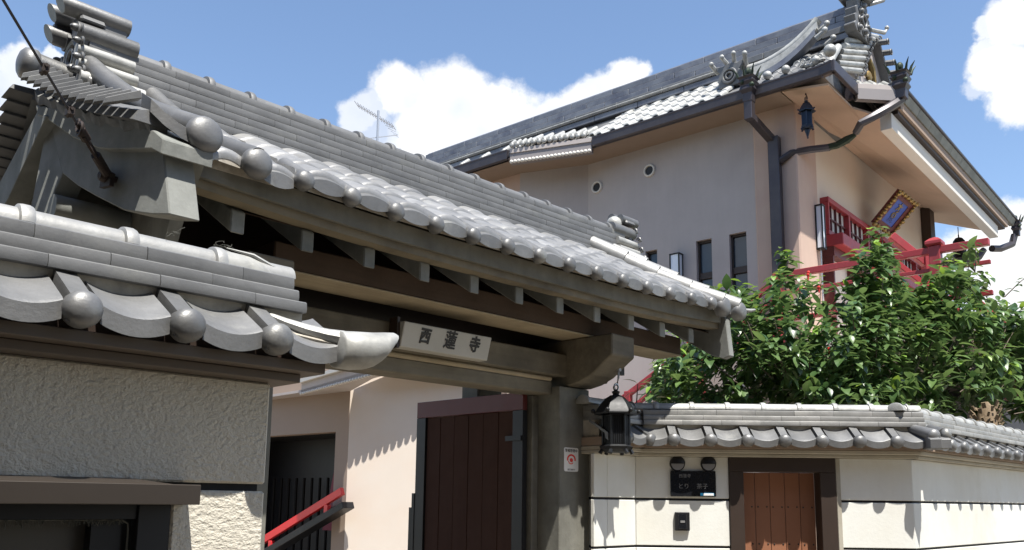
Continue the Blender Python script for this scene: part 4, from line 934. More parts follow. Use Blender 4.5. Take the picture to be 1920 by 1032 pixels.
# roof body: curved side slope, ridge, far slope
SLH = .76
b = MB(o)
prof = [(11.02, 5.84), (11.4, 6.10), (11.8, 6.40), (12.22, 6.76), (12.7, 6.40), (13.2, 6.05), (13.6, 5.85)]
b.loft([[(s, D, z) for s, z in prof] + [(13.6, D, 5.75), (11.02, D, 5.76)] for D in (4.02, 7.74)]); b.build('roof_slope', KAWARA_D, HL)
b = MB(o); b.loft([[(s, D, z) for s, z in [(a, 5.84), (a + .5, 6.14), (12.22, 6.76), (13.6, 5.85), (13.6, 5.75), (a, 5.76)]] for a, D in ((11.04, 7.745), (10.60, 9.14), (10.62, 16))]); b.build('roof_slope', KAWARA_D, HL)
b = MB(o); b.hexa([(12.45, 3.45, 5.86), (19.7, 3.45, 5.86), (19.7, 8, 7.0), (13.0, 8, 7.0), (12.45, 3.45, 5.93), (19.7, 3.45, 5.93), (19.7, 8, 7.1), (13.0, 8, 7.1)]); b.build('front_roof_slope', KAWARA_D, HL)
HT = field_tile('hall_roof_tile', KAWARA_W, dep=.235, slope=SLH, rr=.055)  # pale copy, sunlit look of the slope put into the colour
HTD = field_tile('hall_shaded_tile', KAWARA_D, dep=.235, slope=SLH, rr=.055)  # dark copy of the hall tile, shade put into its colour
HE = roll_mesh('hall_eave_roll', KAWARA_W, r=.055, dep=.2, slope=SLH, flat=False)
HP = eave_pan_mesh('hall_eave_pan', KAWARA_W, w=.075, sag=.03, apron=.05, dep=.2, slope=SLH)
def htile(me, s, D, z, rz=-math.pi / 2, nm='roof_tile'): return inst(HL, nm, me, s, D, z, rz=rz)
for k in range(9):
    D = 5.62 + k * P_
    for r in range(6):
        if r * .2 < 1.1: htile(HT, 11.06 + .2 * r, D, 5.905 + .2 * r * .78)
zr = 5.90
for k in range(14):           # beaded corner: one eave tile per pitch on the turned fascia, field behind
    t = (k + .5) / 14; s0 = 10.98 - .46 * t; D = 7.86 + 1.27 * t
    inst(HL, 'eave_roll_tile', HE, s0, D, 5.925, rz=-math.pi / 2 + .30, scale=(.72, .8, .8))
    if k % 2 == 0:
        for r in range(2): htile(HT, s0 + .12 + .2 * r, D, 5.945 + .2 * r * .66)
for k in range(7): htile(HE, 10.68, 9.4 + k * .5, 5.93)
b = MB(o); b.tube([(10.62, 12.3, 5.95), (10.85, 12.0, 6.12), (11.0, 11.6, 6.22)], [.05, .09, .04], 8); b.build('corner_horn_tile', KAWARA_W, HL, smooth=True)
# slope in front of the small ridge: tiles with shade in their dark colour, and eave discs
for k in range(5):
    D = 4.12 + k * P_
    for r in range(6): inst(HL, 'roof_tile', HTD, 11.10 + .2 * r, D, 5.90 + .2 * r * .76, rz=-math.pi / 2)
for D, z in ((4.10, 5.975), (4.53, 5.985), (4.80, 5.985)):
    b = MB(o); b.ball((11.12, D, z + .03), .062, 12, 8); b.build('eave_disc', KAWARA_W, HL, smooth=True)
b = MB(o)
for k in range(5): b.ball((11.13 + .01 * k, 4.02 + .07 * k, 5.99 + .02 * math.sin(k * 2)), .035, 8, 6, (1, 1.5, .8)); b.torus((11.12, 4.05 + .08 * k, 6.04), .04, .012, 0, 10, 5, 0, 250)
b.build('eave_relief', KAWARA_W, HL, smooth=True)
b = MB(o); b.ball((11.02, 3.87, 6.03), .085, 14, 10); b.build('corner_disc', KAWARA_W, HL, smooth=True)
# ridge courses
for c in range(5):
    z0 = 6.70 + .105 * c; D = 3.95 - [0, .5, .2, .7, .35][c]
    while D < 12.8:
        a = max(D, 3.95); e = min(D + .9, 12.85)
        if e - a > .05:
            b = MB(o); hw = .20 - .015 * c + (.03 if c == 1 else 0)
            b.box((12.25 - hw, a + .003, z0), (12.25 + hw, e - .003, z0 + .102)); b.build('ridge_course', KAWARA_H if c != 1 else KAWARA_D, HL, bevel=.008)
        D += .9
b = MB(o); b.tube([(12.25, 3.95, 7.215), (12.25, 12.85, 7.215)], .085, 14); b.build('ridge_cap', KAWARA_H, HL, smooth=True)
b = MB(o); b.tube([(12.0, 5.5, 6.83), (12.0, 12.8, 6.83)], .014, 6); b.build('ridge_line', KAWARA_W, HL)
# ridge end ornament at the front and verge tubes of the gable
b = MB(o)
poly = [(11.95, 6.72), (11.85, 6.80), (11.93, 6.86), (11.88, 6.95), (11.98, 7.0), (11.95, 7.1), (12.05, 7.16), (12.02, 7.26), (12.12, 7.33), (12.25, 7.36)]
poly = poly + [(24.5 - s, z) for s, z in poly[::-1][1:]]
b.prism(poly, 1, 3.80, 3.96); b.build('ridge_end_plate', KAWARA_D, HL, bevel=.01)
b = MB(o)
for s, z, r in ((12.05, 6.8, .04), (12.45, 6.8, .04), (12.1, 6.95, .035), (12.4, 6.95, .035), (12.25, 7.22, .05), (12.15, 7.1, .04), (12.35, 7.1, .04), (12.25, 6.82, .05)): b.ball((s, 3.78, z), r, 8, 6); b.torus((s, 3.79, z), r * 1.5, .012, 1, 12, 5, 0, 280)
b.torus((12.25, 3.785, 6.98), .09, .02, 1, 16, 6); b.build('ridge_end_relief', KAWARA_D, HL, smooth=True)
b = MB(o); b.hexa([(12.05, 3.72, 7.30), (12.45, 3.72, 7.30), (12.45, 4.05, 7.30), (12.05, 4.05, 7.30), (11.98, 3.66, 7.40), (12.52, 3.66, 7.40), (12.52, 4.1, 7.38), (11.98, 4.1, 7.38)]); b.box((12.12, 3.72, 7.40), (12.4, 4.0, 7.50)); b.build('ridge_end_crown', KAWARA_D, HL, bevel=.01)
for s, D, z in ((12.55, 3.55, 7.42), (12.75, 3.62, 7.02)):
    b = MB(o); b.tube([(12.4, 3.75, z - .12), (s - .03, D + .03, z - .06), (s, D, z)], [.03, .03, .02], 8); b.ball((s, D, z + .02), .035, 8, 6); b.build('horned_disc', KAWARA_W, HL, smooth=True)
VT = [((11.50, 6.02), (12.13, 6.17)), ((11.56, 6.13), (12.22, 6.30)), ((11.64, 6.25), (12.30, 6.43)), ((11.74, 6.38), (12.40, 6.56)), ((11.86, 6.52), (12.52, 6.70)), ((11.99, 6.66), (12.64, 6.83)), ((12.12, 6.78), (12.80, 6.95)), ((12.26, 6.90), (12.98, 7.07))]
for i, (a, c) in enumerate(VT):
    b = MB(o); b.tube([(a[0], 3.96 - .0 * i, a[1] - .03), (c[0], 3.84, c[1])], .042, 10); b.build('verge_tube_tile', KAWARA_W, HL, smooth=True)
    b = MB(o); b.torus((c[0] + .03, 3.82, c[1] - .02), .04, .014, 0, 12, 6); b.ball((c[0] + .03, 3.82, c[1] - .02), .02, 8, 6); b.build('verge_disc', KAWARA_D, HL, smooth=True)
b = MB(o); b.tube([(11.34, 4.0, 6.02), (11.72, 4.0, 6.42)], .055, 12); b.build('verge_roll_tile', KAWARA_W, HL, smooth=True)
for i in range(5):
    s = 12.98 + .13 * i; z = 6.98 - .115 * i
    b = MB(o); b.tube([(s, 3.86, z), (s + .03, 3.70, z - .02)], .045, 10); b.torus((s + .03, 3.69, z - .02), .04, .013, 1, 12, 5); b.build('verge_disc', KAWARA_D, HL, smooth=True)
b = MB(o); b.hexa([(12.93, 3.80, 7.0), (13.0, 3.80, 7.0), (13.55, 3.80, 6.40), (13.45, 3.80, 6.36), (12.93, 3.95, 7.0), (13.0, 3.95, 7.0), (13.55, 3.95, 6.40), (13.45, 3.95, 6.36)]); b.build('gable_board', KAWARA_D, HL)
b = MB(o); b.prism([(11.75, 5.95), (13.5, 5.95), (13.45, 6.42), (12.95, 6.98), (12.6, 6.78)], 1, 3.92, 3.98); b.build('gable_plaster', MAUVE, HL)
b = MB(o); b.tube([(12.72, 3.89, 6.62), (12.80, 3.88, 6.48), (12.86, 3.88, 6.28)], [.03, .05, .035], 8); b.ball((12.68, 3.89, 6.33), .09, 10, 6, (1.1, .35, .9)); b.tube([(12.52, 3.89, 6.28), (12.92, 3.89, 6.38)], [.02, .02], 6); b.build('gilt_gable_ornament', GOLD, HL, smooth=True)
for k in range(7):
    b = MB(o); b.ball((12.08 + .085 * k, 3.90, 6.02 + .085 * k), .024, 8, 6); b.build('bead', BEAMW, HL, smooth=True)
# tiles on the front chamfer
for k in range(4):
    t = k / 3; s0 = 12.0 + .52 * t; D = 3.80 - .42 * t
    inst(HL, 'eave_roll_tile', HE, s0, D, 5.90 + .01 * k, rz=-math.pi / 4, scale=(.85, .85, .85))
    if k < 3: inst(HL, 'eave_pan_tile', HP, s0 + .087, D - .07, 5.92, rz=-math.pi / 4)
b = MB(o); b.hexa([(11.8, 4.0, 5.9), (12.5, 3.45, 5.9), (12.9, 3.9, 6.2), (12.2, 4.1, 6.2), (11.8, 4.0, 5.93), (12.5, 3.45, 5.93), (12.9, 3.9, 6.25), (12.2, 4.1, 6.25)]); b.build('roof_slope', KAWARA_D, HL)
# descending curved ridge with its own end tile
b = MB(o); P = []
for i in range(13):
    t = i / 12; D = 5.42 - 1.12 * t; P.append((11.62 + .2 * t, D, 6.50 + .50 * t ** 2.1 - .02 * math.sin(math.pi * t)))
b.tube(P, [.060] * 12 + [.066], 12); b.build('curved_ridge_cap', KAWARA_W, HL, smooth=True)
b = MB(o); b.loft([[(x - .055, y, z - .02), (x + .055, y, z - .02), (x + .07, y, z - .16), (x - .07, y, z - .16)] for x, y, z in P]); b.build('curved_ridge_course', KAWARA_W, HL, bevel=0)
b = MB(o); b.loft([[(x - .075, y + .03, z - .16), (x + .075, y + .03, z - .16), (x + .08, y + .03, z - .26), (x - .08, y + .03, z - .26)] for x, y, z in P]); b.build('curved_ridge_body', KAWARA_H, HL)
for s, D, z in ((11.86, 4.20, 6.90), (11.95, 4.15, 6.70), (11.7, 4.18, 6.72)):
    b = MB(o); b.tube([(s, D + .12, z - .07), (s, D, z)], [.045, .035], 8); b.ball((s, D - .01, z + .02), .045, 8, 6); b.build('horned_disc', KAWARA_W, HL, smooth=True)
def ornament(c, k, m, m2, face=-1):
    """flared end tile facing -s with a roundel and upturned horns"""
    s, D, z = c
    b = MB(o); pr = [(-.17, -.20), (-.19, -.05), (-.15, .02), (-.2, .08), (-.22, .16), (-.12, .13), (0, .16), (.12, .13), (.22, .16), (.2, .08), (.15, .02), (.19, -.05), (.17, -.20)]
    b.prism([(D + u * k, z + v_ * k) for u, v_ in pr], 0, s - .08 * k, s + .12 * k); pl = b.build('ornament_plate', m, HL, bevel=.01)
    b = MB(o); b.torus((s - .10 * k, D, z - .05 * k), .10 * k, .022 * k, 0, 18, 6); b.torus((s - .10 * k, D, z - .05 * k), .05 * k, .018 * k, 0, 14, 6); b.build('roundel', m, pl, smooth=True)
    for sg in (-1, 1):
        for u0, r, hz in ((.06, .032, .24), (.23, .035, .18)):
            b = MB(o); b.tube([(s, D + sg * (u0 - .02) * k, z + .10 * k), (s - .05 * k, D + sg * u0 * k, z + (hz - .06) * k), (s - .12 * k, D + sg * (u0 + .03) * k, z + hz * k)], [r * 1.2 * k, r * k, r * .9 * k], 8); b.ball((s - .13 * k, D + sg * (u0 + .03) * k, z + (hz + .01) * k), r * 1.15 * k, 8, 6); b.build('horn', m2, pl, smooth=True)
ornament((11.52, 5.53, 6.42), 1.05, KAWARA_D, KAWARA_W)
# rain heads and pipes
def rain_head(c, k, name='rain_head'):
    s, D, z = c
    b = MB(o); b.loft([[(s + a * w * k, D + e * w * k, z + h * k) for a, e in ((-1, -1), (1, -1), (1, 1), (-1, 1))] for w, h in ((.07, -.25), (.075, -.12), (.11, -.06), (.09, 0), (.12, .06), (.10, .10), (.13, .14))]); h_ = b.build(name, GUTTER, HL, bevel=.006)
    b = MB(o)
    for a, e in ((-1, -1), (1, -1), (1, 1), (-1, 1), (0, -1.2), (-1.2, 0)):
        b.tube([(s + a * .11 * k, D + e * .11 * k, z + .13 * k), (s + a * .13 * k, D + e * .13 * k, z + .20 * k), (s + a * .17 * k, D + e * .17 * k, z + .27 * k)], [.022 * k, .016 * k, .004 * k], 6)
    b.build('crown_spikes', VERDG, h_, smooth=True, kind='stuff')
    b = MB(o); b.ball((s, D, z + .24 * k), .05 * k, 8, 6, (1, 1, 1.4)); b.build('crown_finial', VERDG, h_, smooth=True)
    for e in ((-.09, -.09, -.02, .04), (-.1, .05, .05, .035)): b = MB(o); b.ball((s + e[0] * k, D + e[1] * k, z + e[2] * k), e[3] * k, 8, 6); b.build('boss', VERDG, h_, smooth=True)
rain_head((10.97, 5.02, 5.85), .95); rain_head((12.33, 3.36, 5.92), 1.0); rain_head((19.9, 3.36, 5.72), .8)
b = MB(o); b.box((10.91, 4.96, 5.35), (11.03, 5.08, 5.63)); b.bar((10.97, 5.02, 5.42), (11.50, 4.93, 5.20), .11, .10); b.build('pipe_elbow', GUTTER, HL, bevel=.008)
b = MB(o); b.box((11.44, 4.82, -CZ), (11.555, 4.98, 5.24)); b.build('downpipe', GUTTER, HL, bevel=.01)
b = MB(o); pp_ = [(12.36, 3.38, 5.68), (12.15, 3.5, 5.51), (11.98, 3.68, 5.36), (11.90, 3.80, 5.28), (11.97, 3.9, 5.19)]
b.tube(pp_, [.07, .068, .062, .06, .05], 8); b.build('swan_neck_pipe', GUTTER, HL, smooth=True)
b = MB(o); b.tube([(12.06, 3.93, 5.21), (12.05, 4.05, 5.16), (12.06, 4.2, 5.12), (11.98, 4.33, 5.09)], [.03, .06, .055, .05], 8); b.build('pipe_fish_joint', VERDG, HL, smooth=True)
b = MB(o); b.tube([(12.02, 4.3, 5.10), (11.73, 4.5, 5.02), (11.56, 4.68, 4.96), (11.51, 4.84, 4.86)], .055, 8); b.build('swan_neck_pipe', GUTTER, HL, smooth=True)
b = MB(o); b.tube([(19.9, 3.40, 5.55), (19.85, 3.45, 5.35), (19.5, 3.6, 5.2), (19.2, 3.7, 5.15)], .07, 8); b.tube([(19.0, 3.8, 5.1), (18.9, 3.9, 4.95), (18.5, 4.1, 4.8), (18.2, 4.4, 4.7)], [.06, .09, .07, .06], 8); b.build('swan_neck_pipe', GUTTER, HL, smooth=True)
# front transom windows
b = MB(o); b.box((12.585, 4.55, 4.50), (17.9, 4.70, 4.582)); tr_ = b.build('transom_frame', RED, HL, bevel=.006)
b = MB(o); b.box((12.585, 4.56, 3.99), (17.9, 4.70, 4.07)); b.build('transom_rail', RED, HL, bevel=.006)
b = MB(o); b.box((12.585, 4.36, 3.80), (17.9, 4.70, 3.985)); b.build('lintel_beam', RED, HL, bevel=.01)
b = MB(o); b.box((12.585, 4.50, 3.66), (17.9, 4.70, 3.797)); b.build('door_head', REDD, HL)
n = 6; w_ = (17.9 - 12.585) / n
for i in range(n + 1):
    x = 12.585 + w_ * i; b = MB(o); b.box((x - (.0 if i == 0 else .035), 4.555, 4.071), (x + (.0 if i == n else .035), 4.70, 4.499)); b.build('mullion', RED, HL)
    b = MB(o); b.box((x - (.0 if i == 0 else .045), 4.52, 2.2), (x + (.0 if i == n else .045), 4.70, 3.659)); b.build('door_post', REDD, HL)
for i in range(n):
    x = 12.585 + w_ * i + .037; x1 = x + w_ - .074
    b = MB(o)
    for k in range(1, 4): c = x + (x1 - x) * k / 4; b.box((c - .010, 4.60, 4.072), (c + .010, 4.63, 4.498))
    b.box((x, 4.602, 4.28), (x1, 4.632, 4.30)); g = b.build('muntins', REDD, HL)
    for k in range(4):
        for z0, z1 in ((4.073, 4.279), (4.301, 4.497)):
            c0 = x + (x1 - x) * k / 4 + .012; c1 = x + (x1 - x) * (k + 1) / 4 - .012
            q = MB(o); q.box((c0, 4.636, z0), (c1, 4.645, z1)); q.build('pane', SHOJI, g)
    b = MB(o); b.box((x, 4.62, 2.2), (x1, 4.65, 3.655)); b.build('door_panel', CREAMP, HL)
slab('terrace_floor', [(11.25, 2.2, 2.02), (18.3, 2.2, 2.02), (18.3, 4.6, 2.02), (11.25, 4.6, 2.02)], .16, CREAMP)
# lower wing seen through the gate opening
LB = thing('lower_wing', 'low cream wing with dark lattice opening seen through the gate', 'building', HA, 8.6, 10.66)
ol = OF(LB)
def W2H(X, Y, z): s, D = to_frame(HA, Vector((X, Y, 0))); return (s, D, z)
Wc = wpos(HA, 8.6, 10.66)
b = MB(ol); b.box((8.6, 10.661, -CZ), (8.8, 10.98, 2.1)); b.box((8.6, 10.98, 1.04), (8.8, 22, 2.1)); b.box((8.6, 14.2, -CZ), (8.8, 22, 1.04)); b.box((8.6, 10.98, -CZ), (8.8, 14.2, -1.3)); b.build('side_wall', SHADEW, LB)  # side wall's shade is put into its darker colour
d2 = Vector((math.sin(R_(94)), math.cos(R_(94)), 0)); e_ = Wc + d2 * 2.28
b = MB(ol)
def vw(p, q, z0, z1, t=.2):
    n = Vector((-(q - p).y, (q - p).x, 0)).normalized() * t
    if n.y < 0: n = -n
    b.hexa([W2H(p.x, p.y, z0), W2H(q.x, q.y, z0), W2H(q.x + n.x, q.y + n.y, z0), W2H(p.x + n.x, p.y + n.y, z0), W2H(p.x, p.y, z1), W2H(q.x, q.y, z1), W2H(q.x + n.x, q.y + n.y, z1), W2H(p.x + n.x, p.y + n.y, z1)])
vw(Wc, e_, -CZ, 2.1); b.build('front_wall', CREAMP, LB)
b = MB(ol); vw(e_ + Vector((.003, .02, 0)), e_ + Vector((.6, 1.6, 0)), -CZ, 2.1); b.build('return_wall', CREAMP, LB)
# eave of the wing: beaded strip on the left run, an added unseen front edge with scallops, for its shadow
E0 = Vector((-3.34, 13.72, 0)); E1 = Vector((-1.50, 10.92, 0)); E2 = E1 + Vector((math.sin(R_(78.6)), math.cos(R_(78.6)), 0)) * 2.4
b = MB(ol)
def es(p, q, z0, z1, t, out=0):
    n = Vector((-(q - p).y, (q - p).x, 0)).normalized()
    if n.y < 0: n = -n
    p = p - n * out; q = q - n * out; n = n * t
    b.hexa([W2H(p.x, p.y, z0), W2H(q.x, q.y, z0), W2H(q.x + n.x, q.y + n.y, z0), W2H(p.x + n.x, p.y + n.y, z0), W2H(p.x, p.y, z1), W2H(q.x, q.y, z1), W2H(q.x + n.x, q.y + n.y, z1), W2H(p.x + n.x, p.y + n.y, z1)])
es(E0, E1, 1.62, 1.80, .12); b.build('beaded_fascia', MAUVE, LB)
b = MB(ol); es(E0, E1, 1.803, 1.86, .3, .06); b.build('fascia_strip', BEAMW, LB)
n = 34
BD = MB().ball((0, 0, 0), .030, 8, 6).mesh('bead', BEAMW, True)
for k in range(n):
    p = E0.lerp(E1, (k + .5) / n); s, D, z = W2H(p.x - .012, p.y - .012, 1.632); inst(LB, 'bead', BD, s, D, z, scale=(.8, .8, .8))
E1b = E1; E1 = Vector((-2.233 - .12, 12.919 - .014, 0)); E2 = E1 + Vector((math.sin(R_(83.3)), math.cos(R_(83.3)), 0)) * 2.5
for A in ([E0, E1b, Wc, wpos(HA, 8.6, 15)],):
    b = MB(ol); b.hexa([W2H(p.x, p.y, 1.66) for p in A] + [W2H(p.x, p.y, 1.70) for p in A]); b.build('eave_soffit', MAUVE, LB)
b = MB(ol); es(E1, E2, 1.885, 1.95, .45); b.build('added_shadow_eave', MAUVE, LB)  # added eave hidden behind the gate beam, casts the scalloped shadow
n = 25
for k in range(n):
    p = E1.lerp(E2, (k + .5) / n); s, D, z = W2H(p.x, p.y - .012, 1.893); inst(LB, 'added_shadow_scallop', BD, s, D, z, scale=(1.5, 1.5, 1.0))  # added scallops, shaping the shadow edge on the front wall
# dark opening: recess, lattice bars, red curtain
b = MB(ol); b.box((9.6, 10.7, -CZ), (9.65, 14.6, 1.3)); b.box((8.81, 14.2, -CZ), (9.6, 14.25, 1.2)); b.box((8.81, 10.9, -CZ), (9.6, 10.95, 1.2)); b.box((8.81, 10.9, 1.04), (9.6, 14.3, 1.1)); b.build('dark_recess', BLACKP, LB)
for k in range(13):
    b = MB(ol); b.box((9.25, 11.30 + .22 * k, -1.3), (9.28, 11.335 + .22 * k, .35)); b.build('lattice_bar', SOOTB, LB)
b = MB(ol); b.hexa([(8.84, 10.985, -.5), (8.86, 11.55, -.5), (8.90, 11.55, -.5), (8.88, 10.985, -.5), (8.84, 10.985, 1.03), (8.86, 11.16, 1.03), (8.90, 11.16, 1.03), (8.88, 10.985, 1.03)]); b.build('red_curtain', CURTR, LB)
# ramp rail in front of the opening
RR = thing('ramp_railing', 'short bright red sloping handrail on black kerb seen through the gate', 'railing', HA, 8.4, 11.0)
q = OF(RR)
b = MB(q); b.bar((8.4, 10.50, .115), (8.4, 12.6, -.735), .07, .115); b.build('handrail', REDB, RR, bevel=.006)
for D, z in ((10.85, -.03), (12.25, -.62)):
    b = MB(q); b.box((8.365, D - .045, z - .22), (8.435, D + .045, z - .06)); b.build('baluster', REDB, RR, bevel=.005)
b = MB(q); b.bar((8.42, 10.38, -.09), (8.42, 13.2, -1.22), .22, .10); b.build('kerb', BLACKP, RR, bevel=.005)
b = MB(q); b.bar((8.44, 10.7, -.11), (8.44, 13.2, -1.12), .03, .02); b.build('kerb_rail', BLACKP, RR)

# ------------------------------------------------------------------ red railings and stairs on the hall
BR = thing('balcony_railing', 'red timber railing with capped post on the hall terrace', 'railing', HA, 11.3, 3.8)
q = OF(BR)
def rbar(name, p, c, w, h, m=RED): b = MB(q); b.bar(p, c, w, h); return b.build(name, m, BR, bevel=.006)
rbar('top_rail', (11.3, 4.9, 3.12), (11.3, 2.20, 3.12), .09, .085)
rbar('middle_rail', (11.3, 4.9, 2.875), (11.3, 2.20, 2.875), .05, .05); rbar('bottom_rail', (11.3, 4.9, 2.50), (11.3, 2.20, 2.50), .06, .06)
for D in (4.85, 2.8):
    b = MB(q); b.box((11.235, D - .065, 2.185), (11.365, D + .065, 3.17 if D == 2.8 else 3.075)); b.build('post', RED, BR, bevel=.008)
b = MB(q); b.loft([[(11.3 + a * w, 2.8 + e * w, 3.17 + h) for a, e in ((-1, -1), (1, -1), (1, 1), (-1, 1))] for w, h in ((.075, 0), (.095, .02), (.095, .06), (.05, .10), (.008, .12))]); b.build('post_cap', RED, BR, bevel=.004)
SR = thing('stair_railing', 'three red sloping stair rails beside the cream hall wall, left of the tree', 'railing', HA, 11.3, 6.8)
q = OF(SR)
for dz, h in ((0, .085), (-.245, .055), (-.46, .06)):
    b = MB(q); b.bar((11.3, 4.92, 3.02 + dz), (11.3, 9.2, .54 + dz), .07, h); b.build('rail', RED, SR, bevel=.006)
for D in (6.05, 7.3, 8.6):
    z = 3.02 - (D - 4.92) * .58; b = MB(q); b.box((11.25, D - .05, z - .9), (11.35, D + .05, z + .05)); b.build('post', RED, SR, bevel=.006)
b = MB(q); b.bar((11.55, 4.92, 2.02), (11.55, 9.4, -.58), .12, .2); b.build('stringer', CREAMP, SR)
S2 = thing('far_stair_railing', 'faded red stair railing right of the tree against the sky', 'railing', RA, 6.0, 11.0)
q = OF(S2)
for dz, h in ((0, .10), (-.33, .07)):
    b = MB(q); b.bar((4.6, 11, 3.45 + dz), (7.4, 11, 1.04 + dz), .09, h); b.build('rail', RED, S2, bevel=.006)
for x in (5.05, 5.98, 6.9):
    z = 3.45 - (x - 4.6) * .86; b = MB(q); b.box((x - .06, 10.93, z - 1.0), (x + .06, 11.07, z + .12)); b.build('post', RED, S2, bevel=.006)
# ------------------------------------------------------------------ lamps, lanterns, plaque
def box_lamp(name, label, s0, s1, D0, D1, z0, z1, ang=HA):
    t = thing(name, label, 'lamp', ang, (s0 + s1) / 2, (D0 + D1) / 2, 'slim box lamps on the hall walls', z=CZ + z0)
    q = OF(t); f = .018
    b = MB(q); b.box((s0 + .012, D0 + .012, z0 + .02), (s1 - .012, D1 - .012, z1 - .02)); b.build('lamp_panel', LAMPW, t)
    b = MB(q)
    for a, c in ((s0, s0 + f), (s1 - f, s1)):
        for e, g in ((D0, D0 + f), (D1 - f, D1)): b.box((a, e, z0), (c, g, z1))
    for z in (z0, z1 - f): b.box((s0 - .002, D0 - .002, z), (s1 + .002, D1 + .002, z + f))
    b.build('lamp_frame', BLACKP, t)
    return t
box_lamp('wall_light', 'slim white box lamp on the mauve wall left of the two narrow windows', 11.47, 11.598, 6.47, 6.64, 3.36, 3.80)
t = box_lamp('wall_light', 'tall white box lamp beside the red transom on the hall front', 12.14, 12.26, 4.49, 4.597, 3.66, 4.33)
b = MB(OF(t)); b.tube([(12.2, 4.56, 3.66), (12.2, 4.56, 2.2)], .012, 6); b.build('conduit', ALU, t)
L1 = thing('bronze_eave_lantern', 'blue black bronze lantern hanging under the near corner of the hall eave', 'lantern', HA, 11.3, 4.33, 'bronze lanterns hanging under the hall eave', z=CZ + 5.08)
bronze_lantern(L1, 11.3, 4.33, 5.56, .105, .42, VERDI)
b = MB(OF(L1)); b.tube([(11.3, 4.33, 5.70), (11.3, 4.33, 5.66)], .01, 6); b.torus((11.3, 4.33, 5.635), .022, .006, 1, 12, 6, -60, 200); b.torus((11.3, 4.33, 5.598), .018, .006, 0, 12, 6); b.build('hook', RUST, L1, smooth=True)
b = MB(OF(L1)); b.tube([(11.3, 4.33, 5.12), (11.30, 4.33, 5.03)], [.04, .012], 8); b.torus((11.3, 4.33, 5.02), .02, .006, 1, 10, 5); b.build('tassel', VERDI, L1, smooth=True)
L2 = thing('bronze_eave_bell', 'small dark bronze bell hanging under the far right end of the hall eave', 'lantern', HA, 19.0, 4.25, 'bronze lanterns hanging under the hall eave', z=CZ + 5.0)
q = OF(L2); b = MB(q); n = 14
b.loft([[(19.0 + r * math.cos(k * 2 * math.pi / n), 4.25 + r * math.sin(k * 2 * math.pi / n), z) for k in range(n)] for r, z in ((.02, 5.44), (.07, 5.42), (.115, 5.36), (.125, 5.2), (.13, 5.05), (.15, 4.98), (.12, 4.97))]); b.build('bell_body', BRONZE, L2, smooth=True)
b = MB(q); b.torus((19.0, 4.25, 5.47), .03, .008, 1, 12, 6); b.tube([(19, 4.25, 5.49), (19, 4.25, 5.66)], .008, 6); b.build('hook', RUST, L2, smooth=True)
PQ = thing('gilt_plaque', 'blue plaque in ornate gilt frame tilted under the hall eave', 'plaque', HA, 14.8, 4.5, z=CZ + 4.62)
q = OF(PQ)
pA, pB, pC, pD = Vector((14.37, 4.05, 5.09)), Vector((15.25, 4.05, 5.09)), Vector((15.25, 4.50, 4.62)), Vector((14.37, 4.50, 4.62))
U_ = (pB - pA).normalized(); V_ = (pD - pA).normalized(); Nn = U_.cross(V_).normalized()
if Nn.y > 0: Nn = -Nn
Wd, Hd = (pB - pA).length, (pD - pA).length
def PP(u, v, w=0): return pA + U_ * u * Wd + V_ * v * Hd + Nn * w
def pbox(b, u0, u1, v0, v1, w0, w1): b.hexa([PP(u0, v1, w0), PP(u1, v1, w0), PP(u1, v0, w0), PP(u0, v0, w0), PP(u0, v1, w1), PP(u1, v1, w1), PP(u1, v0, w1), PP(u0, v0, w1)])
b = MB(q); pbox(b, .2, .8, .18, .82, .0, .02); b.build('blue_field', BLUEP, PQ)
b = MB(q); pbox(b, .0, .2, 0, 1, -.02, .03); pbox(b, .8, 1, 0, 1, -.02, .03); pbox(b, .2, .8, 0, .18, -.02, .03); pbox(b, .2, .8, .82, 1, -.02, .03); b.build('frame', REDD, PQ)
for i in range(44):
    t = i / 44 * 4; sd__ = int(t); f_ = t - sd__; u, v = [(f_, 0.02), (.98, f_), (1 - f_, .98), (.02, 1 - f_)][sd__]
    b = MB(q); c = PP(u, v, .04 + .01 * (i % 2)); r = .045 if i % 2 else .03; b.ball(c, r, 8, 5, (1, 1, .8)); b.build('gilt_scroll', GOLD, PQ, smooth=True)
for ch, u, v in (('本', .5, .36), ('堂', .5, .64)):
    me = text_mesh(ch, .19, .004, GOLD, 'character', offset=.004); c_ = bpy.data.objects.new('character', me); COL.objects.link(c_); c_.parent = PQ
    M = Matrix((U_, -V_, Nn)).transposed().to_4x4(); p = PP(u, v, .026) - Vector(q); M.translation = p; c_.matrix_local = M
# ------------------------------------------------------------------ aerial, neighbour, far things
AN = thing('tv_aerial', 'thin tv aerial on mast rising behind the gate ridge', 'aerial', RA, -5.8, 30)
q = OF(AN)
b = MB(q); b.tube([(-5.82, 30, -1.5), (-5.82, 30, 14.1)], .045, 6); b.build('mast', ALU, AN)
b = MB(q); b.bar((-6.62, 30.0, 14.33), (-5.35, 30.6, 13.75), .03, .03); P0, P1 = Vector((-6.62, 30.0, 14.33)), Vector((-5.35, 30.6, 13.75))
for k in range(14): c = P0.lerp(P1, k / 13); b.bar(c + Vector((-.05, -.25, .03)), c + Vector((.05, .25, -.03)), .015, .015)
for k in range(4): c = P1 + Vector((.05 * k, 0, -.05 - .11 * k)); b.bar(c + Vector((-.3 + .05 * k, 0, .1)), c + Vector((.05, 0, -.05)), .015, .015)
b.bar((-6.7, 30, 12.95), (-5.1, 30.2, 13.25), .025, .025); b.bar((-5.75, 30, 12.55), (-5.0, 30.3, 12.75), .02, .02); b.box((-6.42, 29.95, 12.93), (-6.32, 30.05, 13.03)); b.build('elements', ALU, AN)
NBD = thing('neighbour_house', 'plain grey neighbouring house at the far right beyond the tree', 'house', RA, 8.8, 14.5)
q = OF(NBD)
